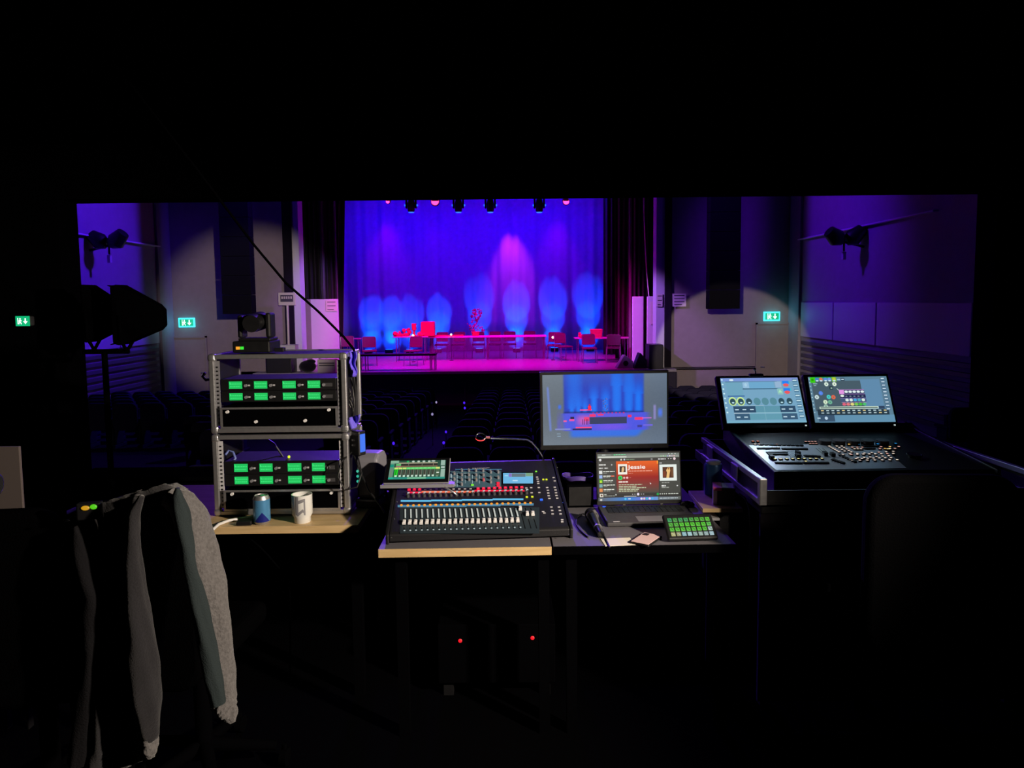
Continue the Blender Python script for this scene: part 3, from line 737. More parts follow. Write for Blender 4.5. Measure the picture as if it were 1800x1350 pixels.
# beige framed panel on a pale pole
D = 22.2; a = F(490, 537, D); b = F(520, 514, D); cx_ = (a.x+b.x)/2; zb = F(510, 618, D).z
t = thing('signal_sign', 'beige framed panel on a pale pole above the left subwoofer', 'sign', (cx_, D, zb))
hh = b.z-a.z; z0 = a.z-zb; ww = b.x-a.x
MB().box(-ww/2, ww/2, -.05, 0, z0, z0+hh).build('frame', M['paper'], t, bevel=.02)
MB().box(-ww*.36, ww*.36, -.06, -.05, z0+hh*.28, z0+hh*.8).build('face', M['velvet2'], t)
m = MB()
for k in range(5): m.box(-ww*.3+k*ww*.13, -ww*.3+k*ww*.13+ww*.08, -.07, -.06, z0+hh*.5, z0+hh*.7)
m.build('lamp_row', M['paper'], t)
m = MB(); m.cyl((0, -.02, .22), (0, -.02, z0), .035, n=10); m.build('pole', M['paper'], t, smooth=50)
MB().box(-.25, .25, -.2, .18, 0, .22).build('base', M['white'], t, bevel=.01)
# black bag with a cream labelled box on it, at the stage lip
D = 22.25; p = F(541, 650, D)
m = MB(); m.sphere((0, 0, .18), .2, sc=(1.35, .8, .95), n=16); m.sphere((.1, 0, .33), .1, sc=(1.6, 1, .8), n=12)
tag(m.build('black_bag', M['velvet'], loc=(p.x, D, SZ), smooth=60), 'slumped black bag on the left stage apron', 'bag')
p0 = F(558, 652, 22.05); p1 = F(589, 632, 22.05); wv = p1.x-p0.x
t = thing('cream_box', 'cream box with two dark bands beside the slumped black bag', 'box', ((p0.x+p1.x)/2, 22.06, SZ))
hb = F(570, 632, 22.05).z-SZ
MB().box(-wv/2, wv/2, 0, .3, 0, hb).build('body', M['paper'], t, bevel=.01)
MB().box(-wv/2+.05, wv/2-.03, -.006, 0, hb*.5, hb*.58).box(-wv/2+.05, wv/2-.03, -.006, 0, hb*.68, hb*.76).build('printed_bands', M['ink'], t)
# plastic bottle silhouettes behind left panel
p = G(568, 641, SZ)
tag(MB().lathe([(.001, 0), (.1, 0), (.1, .4), (.07, .5), (.07, .55), (.001, .55)], n=16).build('paper_roll', M['sidepanel'], loc=(F(567, 640, 23.6).x, 23.6, SZ), smooth=50), 'upright roll standing before the left wing panel', 'roll')

# glowing dots added for the small glints among the seats
gv = glow('violet_seat_glint', (70, 30, 235), 1.2); go = glow('orange_seat_glint', (235, 150, 90), 1.2); gp_ = glow('pale_seat_glint', (150, 140, 190), .9)
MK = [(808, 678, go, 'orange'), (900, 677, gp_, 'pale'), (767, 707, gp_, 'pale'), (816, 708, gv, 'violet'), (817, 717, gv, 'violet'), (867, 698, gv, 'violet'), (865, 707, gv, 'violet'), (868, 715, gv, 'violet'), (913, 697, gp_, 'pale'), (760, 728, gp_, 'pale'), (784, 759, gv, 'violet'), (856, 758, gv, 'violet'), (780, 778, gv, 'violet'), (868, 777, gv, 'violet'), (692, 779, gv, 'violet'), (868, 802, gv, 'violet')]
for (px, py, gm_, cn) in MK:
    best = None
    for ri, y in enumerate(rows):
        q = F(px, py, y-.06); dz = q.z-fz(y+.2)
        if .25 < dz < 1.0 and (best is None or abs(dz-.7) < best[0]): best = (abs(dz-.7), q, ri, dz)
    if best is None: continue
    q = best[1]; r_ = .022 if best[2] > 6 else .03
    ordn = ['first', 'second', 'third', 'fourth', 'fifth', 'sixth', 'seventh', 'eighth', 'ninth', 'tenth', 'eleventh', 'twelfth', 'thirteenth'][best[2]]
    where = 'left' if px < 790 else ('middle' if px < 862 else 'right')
    t = thing('seat_glint', 'tiny %s glint dot in the %s seat row from the stage, %s of the dark stalls' % (cn, ordn, where), 'row light', (q.x, q.y-.012, fz(rows[best[2]]+.2)), 0, 'glint dots among the seats')
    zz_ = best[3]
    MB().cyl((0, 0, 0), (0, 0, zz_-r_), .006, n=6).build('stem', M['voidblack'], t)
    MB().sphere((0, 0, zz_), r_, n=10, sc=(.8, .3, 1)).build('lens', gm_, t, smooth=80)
# ================================================================== BOOTH DESKS
DZ = .74
def desk(name, label, xa, xb, yf, yb, rot, edge, top, z=DZ, th=.028, legs=True):
    t = thing(name, label, 'desk', (xa, yf, 0), rot)
    w_ = xb-xa; d_ = yb-yf
    MB().box(0, w_, .004, d_, z-th, z).build('desktop', top, t)
    MB().box(0, w_, 0, .004, z-th-.002, z).build('edge_band', edge, t)
    for lx in (.05, w_-.045):
        for ly in (.06, d_-.08): MB().box(lx, lx+.04, ly, ly+.04, 0, z-th).build('leg', M['voidblack'], t)
    MB().box(.05, w_-.05, d_-.10, d_-.085, .32, z-th).build('modesty_panel', M['voidblack'], t)
    return t
L0 = G(340, 927, DZ); L1 = G(624, 924, DZ)
desk('equipment_desk', 'beech-edged desk under the two rack cases on the left', -1.62, L1.x+.01, L1.y, 3.42, R(.3), M['beech'], M['beech'])
R0 = G(665, 966, DZ)
desk('mixer_desk', 'beech-edged desk carrying the large mixing console', R0.x, .135, R0.y, 3.30, R(.8), M['beech'], M['desktop'])
desk('laptop_desk', 'grey desk with a black front edge, carrying laptop and monitor', .142, .80, 2.49, 3.30, R(.6), M['voidblack'], M['desktop'])

# ================================================================== RACK CASES
RX0 = F(373, 800, 2.90).x; RX1 = F(612, 800, 2.90).x; RY = 2.90; RD = .30; RW_ = RX1-RX0
def rack_case(z0, h, label, lower):
    t = thing('rack_case', label, 'rack case', (RX0, RY, z0), R(.5), 'stacked open-front rack cases')
    W = RW_
    # side, top and bottom boards
    for nm, x0, x1 in (('side_panel', .012, .02), ('side_panel', W-.02, W-.012)):
        MB().box(x0, x1, .01, RD-.01, .02, h-.02).build(nm, M['blackmetal'], t)
    MB().box(.012, W-.012, .01, RD-.01, .008, .016).build('bottom_panel', M['blackmetal'], t)
    MB().box(.012, W-.012, .01, RD-.01, h-.016, h-.008).build('top_panel', M['blackmetal'], t)
    for x in (0, W-.022):
        for y in (0, RD-.022): MB().box(x, x+.022, y, y+.022, .02, h-.02).build('corner_post', M['alu'], t, bevel=.004)
    for z in (.004, h-.022):
        MB().box(.02, W-.02, 0, .018, z, z+.018).build('front_rail', M['alu'], t, bevel=.003)
        MB().box(.02, W-.02, RD-.018, RD, z, z+.018).build('rear_rail', M['alu'], t, bevel=.003)
        for x in (0, W-.018): MB().box(x, x+.018, .02, RD-.02, z, z+.018).build('side_rail', M['alu'], t, bevel=.003)
    for x in (-.004, W-.030):
        for z in (0, h-.034):
            MB().box(x, x+.034, -.004, .03, z, z+.034).build('corner_ball', M['alu'], t, bevel=.012, seg=3)
    # drilled mounting strips inside the front
    for x in (.022, W-.040):
        MB().box(x, x+.018, .012, .016, .03, h-.03).build('mounting_strip', M['palegrey'] if lower else M['grey'], t)
    m = MB(); k = .045
    while k < h-.05:
        for x in (.031, W-.031): m.cbox((x, .0108, k), (.007, .002, .006))
        k += .0165
    m.build('strip_holes', M['black'], t)
    # drawer
    dz = .022; dh = .088
    d = MB().box(.045, W-.045, .004, .26, dz, dz+dh).build('drawer', M['voidblack'], t, bevel=.002)
    f = MB(); f.box(.040, W-.040, -.002, .004, dz, dz+.008); f.box(.040, W-.040, -.002, .004, dz+dh-.008, dz+dh)
    f.box(.040, .048, -.002, .004, dz+.008, dz+dh-.008); f.box(W-.048, W-.040, -.002, .004, dz+.008, dz+dh-.008); f.build('drawer_frame', M['alu'], d)
    pts = [(.075, dz+.072), (W-.075, dz+.072)] if lower else [(.07, dz+.07), (W-.075, dz+.074), (W*.33, dz+.028), (W*.69, dz+.030)]
    for (x, z) in pts:
        MB().cyl((x, .004, z), (x, -.006, z), .007, .006, n=14).build('lock', M['capwhite'], d, smooth=40)
    return t
HL = F(500, 762, RY).z-DZ; HU = F(500, 621, RY).z-DZ-HL
rack_case(DZ, HL-.002, 'lower of the two stacked black rack cases with aluminium edges', True)
rack_case(DZ+HL, HU, 'upper of the two stacked black rack cases with aluminium edges', False)
glgreen = glow('green_receiver_display', (14, 190, 88), 1.0)
glbright = glow('bright_green_digits', (60, 235, 125), 1.0)
def receiver(pytop, pybot, label, xs, offs, shift=0):
    z0 = F(490, pybot, RY).z; z1 = F(490, pytop, RY).z; h = z1-z0
    t = thing('radio_receiver', label, 'radio receiver', (RX0, RY+.012, z0), R(.5), 'green-lit radio receivers in the racks')
    MB().box(.045, RW_-.045, 0, .2, .001, h-.001).build('body', M['blackmetal'], t, bevel=.002)
    MB().box(.045, RW_-.045, -.003, 0, .001, h-.001).build('front_plate', M['black'], t, bevel=.001)
    for px0, px1 in xs:
        x0 = F(px0+shift, 700, RY).x-RX0; x1 = F(px1+shift, 700, RY).x-RX0
        d = MB().box(x0, x1, -.005, -.003, h*.18, h*.80).build('display', glgreen, t)
        m = MB()
        for r_ in range(2):
            k = x0+.004
            while k < x1-.006:
                g = random.uniform(.002, .007); m.box(k, min(k+g, x1-.003), -.0056, -.005, h*(.56-.22*r_), h*(.62-.22*r_)); k += g+.002
        m.box(x0+.003, x0+.006, -.0056, -.005, h*.55, h*.72)
        m.build('display_digits', glbright, d)
        k = MB().cyl((x1+.016, -.003, h*.45), (x1+.016, -.014, h*.45), .006, n=12).build('knob', M['grey'], t, smooth=40)
        MB().box(x1+.024, x1+.032, -.005, -.003, h*.40, h*.52).build('button', M['palegrey'], t)
    MB().box(RW_-.10, RW_-.06, -.006, -.003, h*.3, h*.6).build('power_switch', M['darkgrey'], t)
    return t
xsU = [(402, 425), (446, 469), (496, 519), (540, 562)]
xsL = [(405, 429), (450, 473), (500, 524), (543, 566)]
receiver(666, 687, 'top receiver with four green displays in the upper rack case', xsU, 0)
receiver(687, 707, 'second receiver with four green displays in the upper rack case', xsU, 0)
receiver(811, 834, 'upper receiver with four green displays in the lower rack case', xsL, 0)
receiver(834, 855, 'bottom receiver with four green displays in the lower rack case', xsL, 0)
# small yellow light and plugs inside the lower case
tag(MB().sphere((0, 0, 0), .006, n=10).build('indicator_lamp', glow('yellow_green_led', (200, 220, 30), 1.5), loc=F(508, 803, RY+.06)-Vector((0, 0, 0)), smooth=80), 'tiny yellow light glowing inside the lower rack case', 'indicator light')
m = MB(); m.tube([F(470, 772, 3.1), F(482, 780, 3.08), F(490, 792, 3.05), F(499, 806, 2.98), F(500, 813, 2.93)], .004, 6)
tag(m.build('patch_cable', M['grey'], smooth=60), 'thin loose cable arching inside the lower rack case', 'cable')
m = MB(); m.tube([F(396, 800, 2.95), F(402, 792, 2.97), F(410, 795, 2.96), F(414, 806, 2.95), F(408, 813, 2.94)], .005, 8)
tag(m.build('patch_cable', mat('blue_lead', (.15, .2, .5), .4), smooth=60), 'short blue lead at the left inside the lower rack case', 'cable')

# moving head light on top of the rack
p = F(452, 620, RY+.13); zt = DZ+HL+HU; px_ = F(452, 618, RY+.12).x
t = thing('moving_head_light', 'black moving head light standing on top of the upper rack case', 'stage light', (px_, RY+.12, zt))
MB().box(-.078, .078, -.07, .07, 0, .048).build('base', M['black'], t, bevel=.006)
MB().box(-.06, .075, -.05, .05, .048, .060).build('turntable', M['black'], t, bevel=.004)
m = MB(); m.box(-.068, -.048, -.035, .035, .06, .155); m.box(.05, .072, -.035, .035, .06, .165); m.build('yoke', M['black'], t, bevel=.008)
m = MB(); m.tube([(-.055, 0, .122), (.0, 0, .125), (.055, 0, .128)], [.028, .040, .026], 16); m.tube([(0, -.06, .12), (0, .06, .13)], [.036, .040], 16); m.build('head', M['black'], t, smooth=40)
MB().box(-.062, -.046, -.072, -.069, .014, .026).build('status_light', glow('amber_led', (235, 150, 40), 1.3), t)
MB().box(-.044, -.030, -.072, -.069, .014, .026).build('status_light', glow('green_led', (50, 220, 50), 1.2), t)
# small pieces of kit left and right on the rack top
tag(MB().box(-.02, .02, -.015, .015, 0, .018).build('cable_clip', M['black'], loc=(F(492, 612, RY+.1).x, RY+.1, zt), bevel=.003), 'small black clip on top of the upper rack case', 'clip')
m = MB(); m.tube([F(361, 655, RY+.2), F(356, 662, RY+.2), F(362, 668, RY+.18), F(370, 666, RY+.14)], .006, 8); 
tag(m.build('chrome_catch', M['chrome'], smooth=60), 'small chrome catch at the left shoulder of the upper rack case', 'catch')

# cable falling diagonally from above to the rack's right shoulder
m = MB(); P0 = F(446, 430, 2.98); P0b = F(350, 303, 2.98); P1 = F(502, 497, 3.0); P2 = F(560, 548, 3.02); P3 = F(604, 592, 3.04); P4 = F(622, 614, 3.06); P5 = F(626, 640, 3.10)
up = Vector((P0b.x-.33, 2.95, bz1)); m.tube([up, P0b, P0, P1, P2, P3, P4, P5, F(622, 700, 3.12)], .0052, 8)
tag(m.build('power_cable', M['voidblack'], smooth=60), 'black cable slanting down from the booth ceiling to the rack cases', 'cable')

# cable bundle, box with blue display and computer speaker right of the rack
m = MB(); xr = RX1+.02
for k in range(7):
    a = F(612+k*2.2, 640+k*3, 3.02); pts = []
    for j in range(9):
        v = j/8; pts.append(F(611+k*2.0+4*math.sin(v*7+k), 626+v*(130+k*6), 3.03+.02*math.sin(v*5+k*2)))
    m.tube(pts, .0035, 6)
for k in range(5):
    m.tube([F(612+4*math.cos(q*.9+k)+k, 690+8*math.sin(q*.9)+k*5, 3.0) for q in range(8)], .003, 6)
tag(m.build('cable_bundle', M['rubber'], smooth=60), 'bundle of black cables tied up at the right side of the rack cases', 'cable')
m = MB(); m.grid(lambda u, v: tuple(F(612+14*u+2*math.sin(v*9), 662-44*v, 3.0+.02*math.sin(u*8+v*4))), 8, 12)
tag(m.build('cloth_sleeve', mat('violet_lit_cloth', (.16, .10, .85), .9, bump=.4), smooth=80, solid=.004), 'violet-lit cloth sleeve hanging at the rack top right shoulder', 'cloth')  # violet stage light put into the cloth colour
m = MB(); m.grid(lambda u, v: tuple(F(606+20*u+8*v, 758-24*v-6*u, 2.93+.02*math.sin(u*7+v*5))), 8, 8)
tag(m.build('cloth_tie', mat('violet_lit_tie', (.16, .12, .75), .9, bump=.4), smooth=80, solid=.006), 'violet-lit cloth tie knotted round the cables above the boxy device', 'cloth')  # the tie's violet light is in its colour too
p = F(628, 778, 2.98)
t = thing('display_device', 'small black device with a blue glowing screen clipped beside the rack', 'device', p, R(-35))
MB().box(-.032, .032, -.02, .02, -.052, .052).build('body', M['black'], t, bevel=.006)
m = MB(); m.box(.032, .0335, -.014, .014, -.036, .040); m.build('screen', glow('blue_lcd', (50, 110, 235), 1.1), t)
MB().box(-.01, .0, -.023, -.02, .01, .018).build('led', M['chrome'], t); MB().box(-.01, .0, -.023, -.02, -.012, -.004).build('led', M['chrome'], t)
tag(MB().tube([F(622, 800, 2.97), F(634, 830, 2.93), F(648, 862, 2.88), F(668, 888, 2.84), F(676, 902, 2.82)], .0035, 8).build('audio_cable', M['rubber'], smooth=60), 'black cable running from the blue-screen device down to the mixer desk', 'cable')
tag(MB().tube([F(618, 795, 2.95), F(600, 812, 2.86), F(594, 838, 2.85), F(606, 862, 2.86), F(628, 856, 2.87), F(636, 832, 2.9), F(630, 806, 2.95)], .0032, 8).build('audio_cable', M['rubber'], smooth=60), 'black cable looping across the front right corner of the lower rack', 'cable')
sx_ = F(647, 890, 3.02).x
t = thing('desktop_speaker', 'pale grey rounded speaker standing right of the lower rack case', 'speaker', (sx_, 3.0, DZ), R(-8))
zt1 = F(650, 797, 3.02).z-DZ
m = MB(); m.prismx([(0, .04), (.14, .04), (.14, zt1-.03), (.11, zt1), (.03, zt1), (.0, zt1-.02)], -.045, .05); m.build('cabinet', mat('speaker_grey', (.20, .20, .23), .45), t, bevel=.014, seg=3)
m = MB(); m.prism([(-.035, .055), (.04, .055), (.043, zt1-.06), (-.033, zt1-.12)], -.004, .001); m.build('front_baffle', mat('speaker_front_grey', (.10, .10, .11), .4), t, bevel=.004)
MB().box(-.05, .055, -.01, .15, 0, .04).build('base', M['black'], t, bevel=.008)
m = MB(); 
for k in range(3): m.sphere((-.038, -.002, .16-.022*k), .006, n=8)
m.build('status_light', glow('teal_led', (60, 200, 170), .8), t)

# can, mug, phone on the left desk
def at(px, py, z=DZ): return G(px, py, z)
p = at(461, 920); s_ = 1.0
t = thing('drinks_can', 'light blue drinks can with a navy peak standing on the beech desk', 'can', p, R(20))
hc = F(461, 870, p.y).z-DZ; rc = .0325
m = MB(); m.lathe([(.001, 0), (.024, 0), (rc, .012), (rc, hc-.014), (.027, hc-.002), (.026, hc), (.024, hc-.004), (.001, hc-.004)], n=40)
m.build('body', M['alu'], t, smooth=40)
m = MB()
for k in range(40):                                 # printed wrap: light blue above a navy peak
    a0 = 2*math.pi*k/40; a1 = 2*math.pi*(k+1)/40
    def zz(a): return .014+(hc-.03)*max(0, .45-abs(((a/math.pi*1.6) % 1.6)-.8)*.9)
    r2 = rc+.0004; pa = (r2*math.cos(a0), r2*math.sin(a0)); pb = (r2*math.cos(a1), r2*math.sin(a1))
    m.quad((*pa, .013), (*pb, .013), (*pb, zz(a1)), (*pa, zz(a0)), 1); m.quad((*pa, zz(a0)), (*pb, zz(a1)), (*pb, hc-.015), (*pa, hc-.015), 0)
m.build('printed_wrap', [M['canblue'], M['cannavy']], t)
MB().box(-.012, .012, -.006, .006, hc-.003, hc-.001).build('ring_pull', M['chrome'], t, bevel=.001)
p = at(532, 917)
t = thing('mug', 'white mug with a grey angular emblem standing on the beech desk', 'mug', p, R(17))
hm = F(532, 868, p.y).z-DZ; rm = .041
m = MB(); m.lathe([(.001, .004), (.030, .004), (.031, 0), (.033, .002), (.033, .022), (rm, .036), (rm, hm), (rm-.004, hm), (rm-.004, .04), (.026, .02), (.001, .018)], n=48)
m.build('body', M['ceramic'], t, smooth=50)
m = MB()
def zc(v): return .036+(hm-.036)*v
def wquad(x0, x1, a0, b0, a1, b1, r2=rm+.0005, n=6):   # strip between heights a..b, bent round the mug
    for k in range(n):
        u0, u1 = k/n, (k+1)/n; q = []
        for u, lo in ((u0, 0), (u1, 0), (u1, 1), (u0, 1)):
            a = -math.pi/2+(x0+(x1-x0)*u)/rm; zlo = a0+(a1-a0)*u; zhi = b0+(b1-b0)*u
            q.append((r2*math.cos(a), r2*math.sin(a), zc(zhi if lo else zlo)))
        m.quad(*q)
wquad(-.026, -.015, .05, .98, -.02, .98); wquad(-.015, .006, .60, .78, .70, .86); wquad(.006, .012, .02, .86, .02, .86)
wquad(-.015, .002, .0, .16, .18, .34); wquad(.002, .012, .18, .34, .0, .12)
m.build('emblem', M['grey'], t)
m = MB(); m.tube([(.0, rm-.002, hm-.02), (-.008, rm+.022, hm-.024), (-.008, rm+.024, hm-.05), (0, rm-.002, hm-.06)], .005, 8); m.build('handle', M['ceramic'], t, smooth=60)
p = at(430, 923)
t = thing('power_adapter', 'flat black power adapter lying left of the blue can', 'adapter', p, R(5))
MB().box(-.03, .03, -.012, .03, 0, .018).build('body', M['black'], t, bevel=.004)
m = MB(); m.tube([at(345, 948, DZ+.0)+Vector((0, .0, -.03)), at(366, 938, DZ+.006), at(384, 922, DZ+.007), at(402, 915, DZ+.007), at(420, 912, DZ+.007), at(452, 907, DZ+.007)], .0062, 10)
tag(m.build('white_cable', M['whitecable'], smooth=60), 'thick white cable curving over the left end of the beech desk', 'cable')

# ================================================================== MIXING CONSOLE
mixo = at(684, 957); mixo.z = DZ
t = thing('mixing_console', 'large digital mixing console with lit fader rows on the middle desk', 'mixing console', (mixo.x, mixo.y, DZ), R(4.0))
MW, MD = .665, .52
prof = [(0, .008), (.0, .035), (.012, .042), (MD-.02, .182), (MD, .182), (MD, .06), (MD-.04, .008)]
MB().prismx(prof, 0, MW).build('chassis', M['blackmetal'], t, bevel=.004)
for x0, x1 in ((-.012, 0), (MW, MW+.012)):
    MB().prismx([(-.004, 0), (-.004, .036), (.012, .048), (MD-.02, .188), (MD+.004, .188), (MD+.004, .05), (MD-.04, 0)], x0, x1).build('end_cheek', M['black'], t, bevel=.004)
ey = Vector((0, MD-.032, .14)); TL = ey.length; eyn = ey.normalized(); nrm = Vector((1, 0, 0)).cross(eyn)
Msurf = frame((0, .012, .042), (1, 0, 0), eyn)
rz = Matrix.Translation((mixo.x, mixo.y, DZ)) @ Matrix.Rotation(R(4.0), 4, 'Z')
S_inv = (rz @ Msurf).inverted(); P0w = (rz @ Msurf).translation; Nw = (rz @ Msurf).to_3x3() @ Vector((0, 0, 1))
def mx(px, py):                                     # detail photograph frame (5x, origin 660,780) -> console surface metres
    q = S_inv @ PL(660+px/5, 780+py/5, P0w, Nw); return q.x, q.y
def srect(m_, x0, y0, x1, y1, h, mi=0, z0=.0004):
    a = mx(x0, y1); b = mx(x1, y1); c = mx(x1, y0); d = mx(x0, y0)
    m_.M = Msurf; p = [(*a, z0), (*b, z0), (*c, z0), (*d, z0), (*a, h), (*b, h), (*c, h), (*d, h)]
    m_.add(p, [(3, 2, 1, 0), (4, 5, 6, 7), (0, 1, 5, 4), (1, 2, 6, 5), (2, 3, 7, 6), (3, 0, 4, 7)], mi)
teal = mat('teal_panel_print', (.06, .14, .20), .5); steelb = mat('slate_panel_print', (.022, .035, .045), .5)
pt = MB(); srect(pt, 215, 560, 1440, 790, .0007, 0); srect(pt, 640, 240, 1105, 385, .0008, 1); pt.build('printed_panels', [steelb, teal], t)
g_or = glow('coral_lit_strip', (240, 110, 75), 1.0); g_cy = glow('cyan_lit_strip', (95, 190, 235), 1.0); g_red = glow('red_lit_button', (235, 10, 55), 1.15)
g_redhot = glow('red_button_centre', (255, 90, 130), 1.2); g_am = glow('amber_lit_button', (240, 150, 30), 1.1); g_ye = glow('yellow_lit_button', (215, 225, 30), 1.2)
g_gr = glow('lime_lit_button', (120, 225, 40), 1.2); g_bl = glow('blue_lit_button', (30, 100, 255), 1.4); g_wh = glow('soft_white_led', (190, 205, 205), .9); g_lcd = glow('pale_blue_lcd', (105, 180, 225), 1.0)
g_deepcy = glow('turquoise_lit_strip', (20, 160, 200), 1.0)
m = MB(); srect(m, 405, 418, 870, 432, .0016); m.build('lit_strip', g_or, t); m = MB(); srect(m, 290, 424, 405, 436, .0016); srect(m, 870, 408, 1310, 420, .0016); m.build('lit_strip', g_red, t)
m = MB(); srect(m, 222, 500, 1300, 512, .0016) if False else None
for (x0, ya, x1, yb) in ((222, 506, 490, 501), (490, 501, 760, 497), (760, 497, 1030, 492), (1030, 492, 1300, 487)): srect(m, x0, (ya+yb)/2-5, x1, (ya+yb)/2+7, .0016)
m.build('lit_strip', g_cy, t)
m = MB()
for (x0, ya, x1, yb) in ((195, 548, 500, 546), (500, 546, 800, 541), (800, 541, 1100, 536), (1100, 536, 1390, 528)): srect(m, x0, (ya+yb)/2-8, x1, (ya+yb)/2+12, .0012)
m.build('lit_strip', mat('slate_cyan_strip', (.02, .02, .02), .4, emit=c8(70, 130, 160), es=.9), t)
m = MB(); srect(m, 700, 224, 1110, 230, .0014); m.build('lit_strip', mat('cyan_hairline', (.02,)*3, .4, emit=c8(60, 120, 150), es=.9), t)
# fader slots, scales, caps
slots = MB(); scales = MB(); N = 24
capm = MB(); capm.box(-.0065, .0065, -.012, .012, .003, .011); capm.box(-.0045, .0045, -.008, .008, .011, .014)
capline = None; cap0 = None
def fx_(i, y):                                      # x of fader i at detail height y
    a = 250+i*48.2; b = 252+i*50.6; u = (y-560)/190; return a+(b-a)*u+(i*.15)
for i in range(N):
    y1 = 575-i*.4; y2 = 770-i*1.0
    a = mx(fx_(i, y1), y1); b = mx(fx_(i, y2), y2)
    slots.M = Msurf; slots.quad((b[0]-.0014, b[1], .0011), (b[0]+.0014, b[1], .0011), (a[0]+.0014, a[1], .0011), (a[0]-.0014, a[1], .0011))
    if i < 21:
        q1 = mx(fx_(i, 575)+12, 575-i*.4); q2 = mx(fx_(i, 655)+12, 655-i*.7); scales.M = Msurf
        scales.quad((q2[0]-.0028, q2[1], .0011), (q2[0]+.0028, q2[1], .0011), (q1[0]+.0028, q1[1], .0011), (q1[0]-.0028, q1[1], .0011))
    yc = 703-i*1.0 if i < 21 else (580 if i == 21 else 626)
    if i < 21 and i % 5 == 3: yc += 3
    c = mx(fx_(i, yc), yc)
    if cap0 is None:
        cap0 = capm.build('fader_cap', M['capwhite'], t, bevel=.001); o = cap0
    else: o = cap0.copy(); COL.objects.link(o)
    o.parent = t; o.matrix_local = Msurf @ Matrix.Translation((c[0], c[1], 0))
slots.build('fader_slots', M['screenblack'], t); scales.build('fader_scales', mat('silver_scale_glow', (.5, .56, .58), .4, emit=c8(95, 110, 112), es=1.0), t)  # silver shine of the scale strips put in as glow
# small select buttons at foot of each fader, lower led marks
m0 = None
def sbutton(name, px, py, w_, d_, h_, mt, bev=.0008, par=None):
    c = mx(px, py); mm = MB(); mm.box(-w_/2, w_/2, -d_/2, d_/2, 0, h_); o = mm.build(name, mt, t, bevel=bev); o.matrix_local = Msurf @ Matrix.Translation((c[0], c[1], .0003)); return o
def sknob(name, px, py, r_, h_, mt, dot=None):
    c = mx(px, py); mm = MB(); mm.cyl((0, 0, 0), (0, 0, h_), r_, r_*.85, n=18); mm.box(-r_*.12, r_*.12, r_*.1, r_*.85, h_, h_+.0006, 1)
    o = mm.build(name, [mt, dot or M['palegrey']], t, smooth=40); o.matrix_local = Msurf @ Matrix.Translation((c[0], c[1], .0003)); return o
def again(o, px, py):
    c = mx(px, py); q = o.copy(); COL.objects.link(q); q.parent = t; q.matrix_local = Msurf @ Matrix.Translation((c[0], c[1], .0003)); return q
b0 = sbutton('select_button', 255, 765, .006, .005, .002, g_wh)
for i in range(1, 21): again(b0, 255+i*51, 765-i*1.4)
k0 = sknob('gain_knob', 285, 468, .0075, .012, M['darkgrey'], g_wh)
dm = MB(); dm.cyl((0, 0, 0), (0, 0, .0125), .004, n=10); 
for i in range(1, 23): again(k0, 285+i*47.3, 468-i*1.3)
w0 = None
mm = MB(); mm.box(-.0045, .0045, -.003, .003, 0, .0016)
w0 = mm.build('lit_cap', g_wh, t); c = mx(292, 455); w0.matrix_local = Msurf @ Matrix.Translation((c[0], c[1], .012))
for i in range(1, 23):
    c = mx(292+i*47.3, 455-i*1.2); q = w0.copy(); COL.objects.link(q); q.parent = t; q.matrix_local = Msurf @ Matrix.Translation((c[0], c[1], .0126))
a0 = None
mm = MB(); mm.cyl((0, 0, 0), (0, 0, .003), .0052, n=12); a0 = mm.build('amber_button', g_am, t); c = mx(228, 545); a0.matrix_local = Msurf @ Matrix.Translation((c[0], c[1], .001))
for i in range(1, 24):
    c = mx(228+i*49.0+ (8 if i else 0), 548-i*1.0); q = a0.copy(); COL.objects.link(q); q.parent = t; q.matrix_local = Msurf @ Matrix.Translation((c[0], c[1], .001))
rb = sbutton('red_button', 296, 408, .0125, .012, .0045, g_red)
for px_r in (342, 388): again(rb, px_r, 406)
for i in range(9): again(rb, 902+i*48, 399-i*1.6)
again(rb, 1078, 350); again(rb, 1078, 372)
rh = sbutton('red_button_light', 296, 408, .004, .003, .0054, g_redhot)
for px_r in (342, 388): again(rh, px_r, 406)
for i in range(9): again(rh, 902+i*48, 399-i*1.6)
gb = sbutton('grey_button', 436, 404, .010, .005, .003, M['palegrey'])
for i in range(1, 9): again(gb, 436+i*50, 404-i*.6)
for (x, y) in ((1325, 392), (1368, 389), (1435, 388), (1440, 432), (1508, 388), (1515, 412), (1518, 436), (1522, 460), (1528, 484), (1575, 385), (1582, 410), (1586, 434), (1590, 458), (1596, 482), (1472, 600), (1484, 612), (1545, 560), (1552, 590), (1556, 620), (1612, 560), (1620, 590), (1626, 620), (1640, 672), (1640, 690), (1420, 296), (1424, 314), (1428, 334), (1430, 352), (1565, 300), (1575, 330), (1328, 436), (1372, 434)): again(gb, x, y)
for nm, x, y, w_, mt in (('lime_button', 852, 366, .011, g_gr), ('lime_button', 1412, 248, .008, g_gr), ('yellow_button', 1475, 318, .008, g_ye), ('yellow_button', 1503, 318, .008, g_ye), ('yellow_button', 1330, 472, .009, g_ye), ('yellow_button', 1378, 470, .009, g_ye), ('lime_button', 1278, 425, .006, g_gr), ('blue_button', 1458, 496, .011, g_bl)):
    sbutton(nm, x, y, w_, w_*.8, .004, mt)
